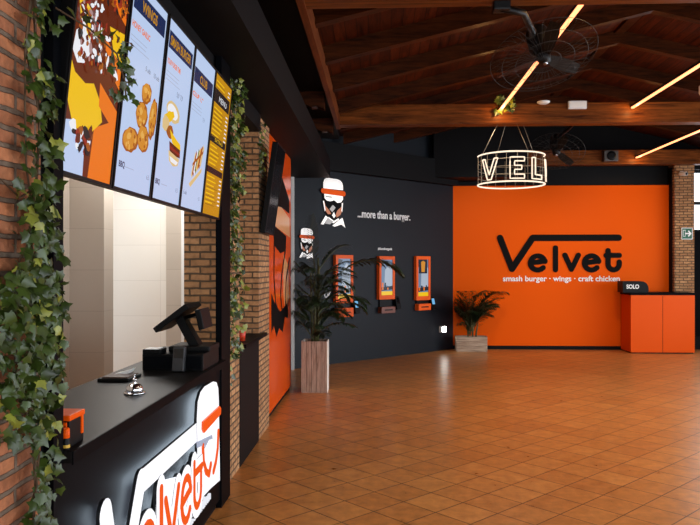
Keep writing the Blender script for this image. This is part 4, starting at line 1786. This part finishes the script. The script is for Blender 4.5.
OUTL = {'V': [(-.125, .33), (-.075, .33), (0, .12), (.075, .33), (.125, .33), (.03, .055), (-.03, .055)],
        'E': [(-.085, .33), (.095, .33), (.095, .278), (-.03, .278), (-.03, .222), (.06, .222), (.06, .17), (-.03, .17), (-.03, .108), (.095, .108), (.095, .055), (-.085, .055)],
        'L': [(-.085, .33), (-.032, .33), (-.032, .108), (.095, .108), (.095, .055), (-.085, .055)]}
for ang, ch in ((-48, 'V'), (-1, 'E'), (36, 'L'), (76, 'V')):
    b = MB()
    P_ = OUTL[ch]
    dense = []
    for a_, c_ in zip(P_, P_[1:] + P_[:1]):
        for i in range(5):
            dense.append((a_[0] + (c_[0] - a_[0]) * i / 5, a_[1] + (c_[1] - a_[1]) * i / 5))
    b.tube(on_drum(ang, dense), .0085, M_neon, n=6, closed=True)
    b.build('letter', t)
for a_ in (30, 110, 200, 290):
    b = MB()
    r_ = math.radians(a_)
    b.tube([(NR * .98 * math.cos(r_), NR * .98 * math.sin(r_), NH), (NR * .45 * math.cos(r_), .06 * math.sin(r_), 3.52 - NC[2])], .0035, M_drumwire, n=5)
    b.build('hanging_cable', t)

# emergency light, smoke detector, motion sensor, speaker
t = thing('emergency_light', 'small white emergency light box on the middle roof beam', 'lamp', (2.62, 9.45, 3.70))
b = MB()
b.box(-.12, .12, -.05, 0, 0, .105, M_whiteplastic, .01)
b.build('housing', t)
b = MB()
b.box(-.105, .105, -.053, -.048, .02, .085, mat('diffuser_frost', rgb(236, 236, 230), .4), .002)
b.build('diffuser', t)
t = thing('smoke_detector', 'flat white smoke detector disc on the middle roof beam', 'detector', (2.16, 9.45, 3.76))
b = MB()
b.lathe([(0, 0), (.08, 0), (.085, -.012), (.06, -.03), (0, -.034)], M_whiteplastic, n=24, mtx=Matrix.Translation((0, -.09, .03)))
b.box(-.03, .03, -.09, 0, .03, .04, M_whiteplastic)
b.build('base', t)
t = thing('motion_sensor', 'small white motion sensor under a rafter at the right edge', 'sensor', (3.66, 8.1, 3.55))
b = MB()
b.lathe([(0, 0), (.035, 0), (.045, .02), (.045, .10), (.03, .115), (0, .115)], M_whiteplastic, n=18)
b.build('body', t)
b = MB()
b.tube([(0, 0, .11), (0, 0, zraf(3.66) - 3.55 + .01)], .012, M_whiteplastic)
b.build('stem', t)
t = thing('loudspeaker', 'small dark grey loudspeaker box before the far roof beam', 'loudspeaker', (4.28, 13.29, 3.56))
b = MB()
b.box(-.13, .13, -.14, 0, 0, .20, mat('speaker_grey', rgb(70, 66, 62), .5), .02)
b.build('cabinet', t)
b = MB()
b.lathe([(0, 0), (.085, 0), (.085, .006), (.05, .01), (0, .004)], M_blackplastic, n=22, mtx=Matrix.Translation((0, -.14, .1)) @ Matrix.Rotation(PI / 2, 4, 'X'))
b.build('grille', t)
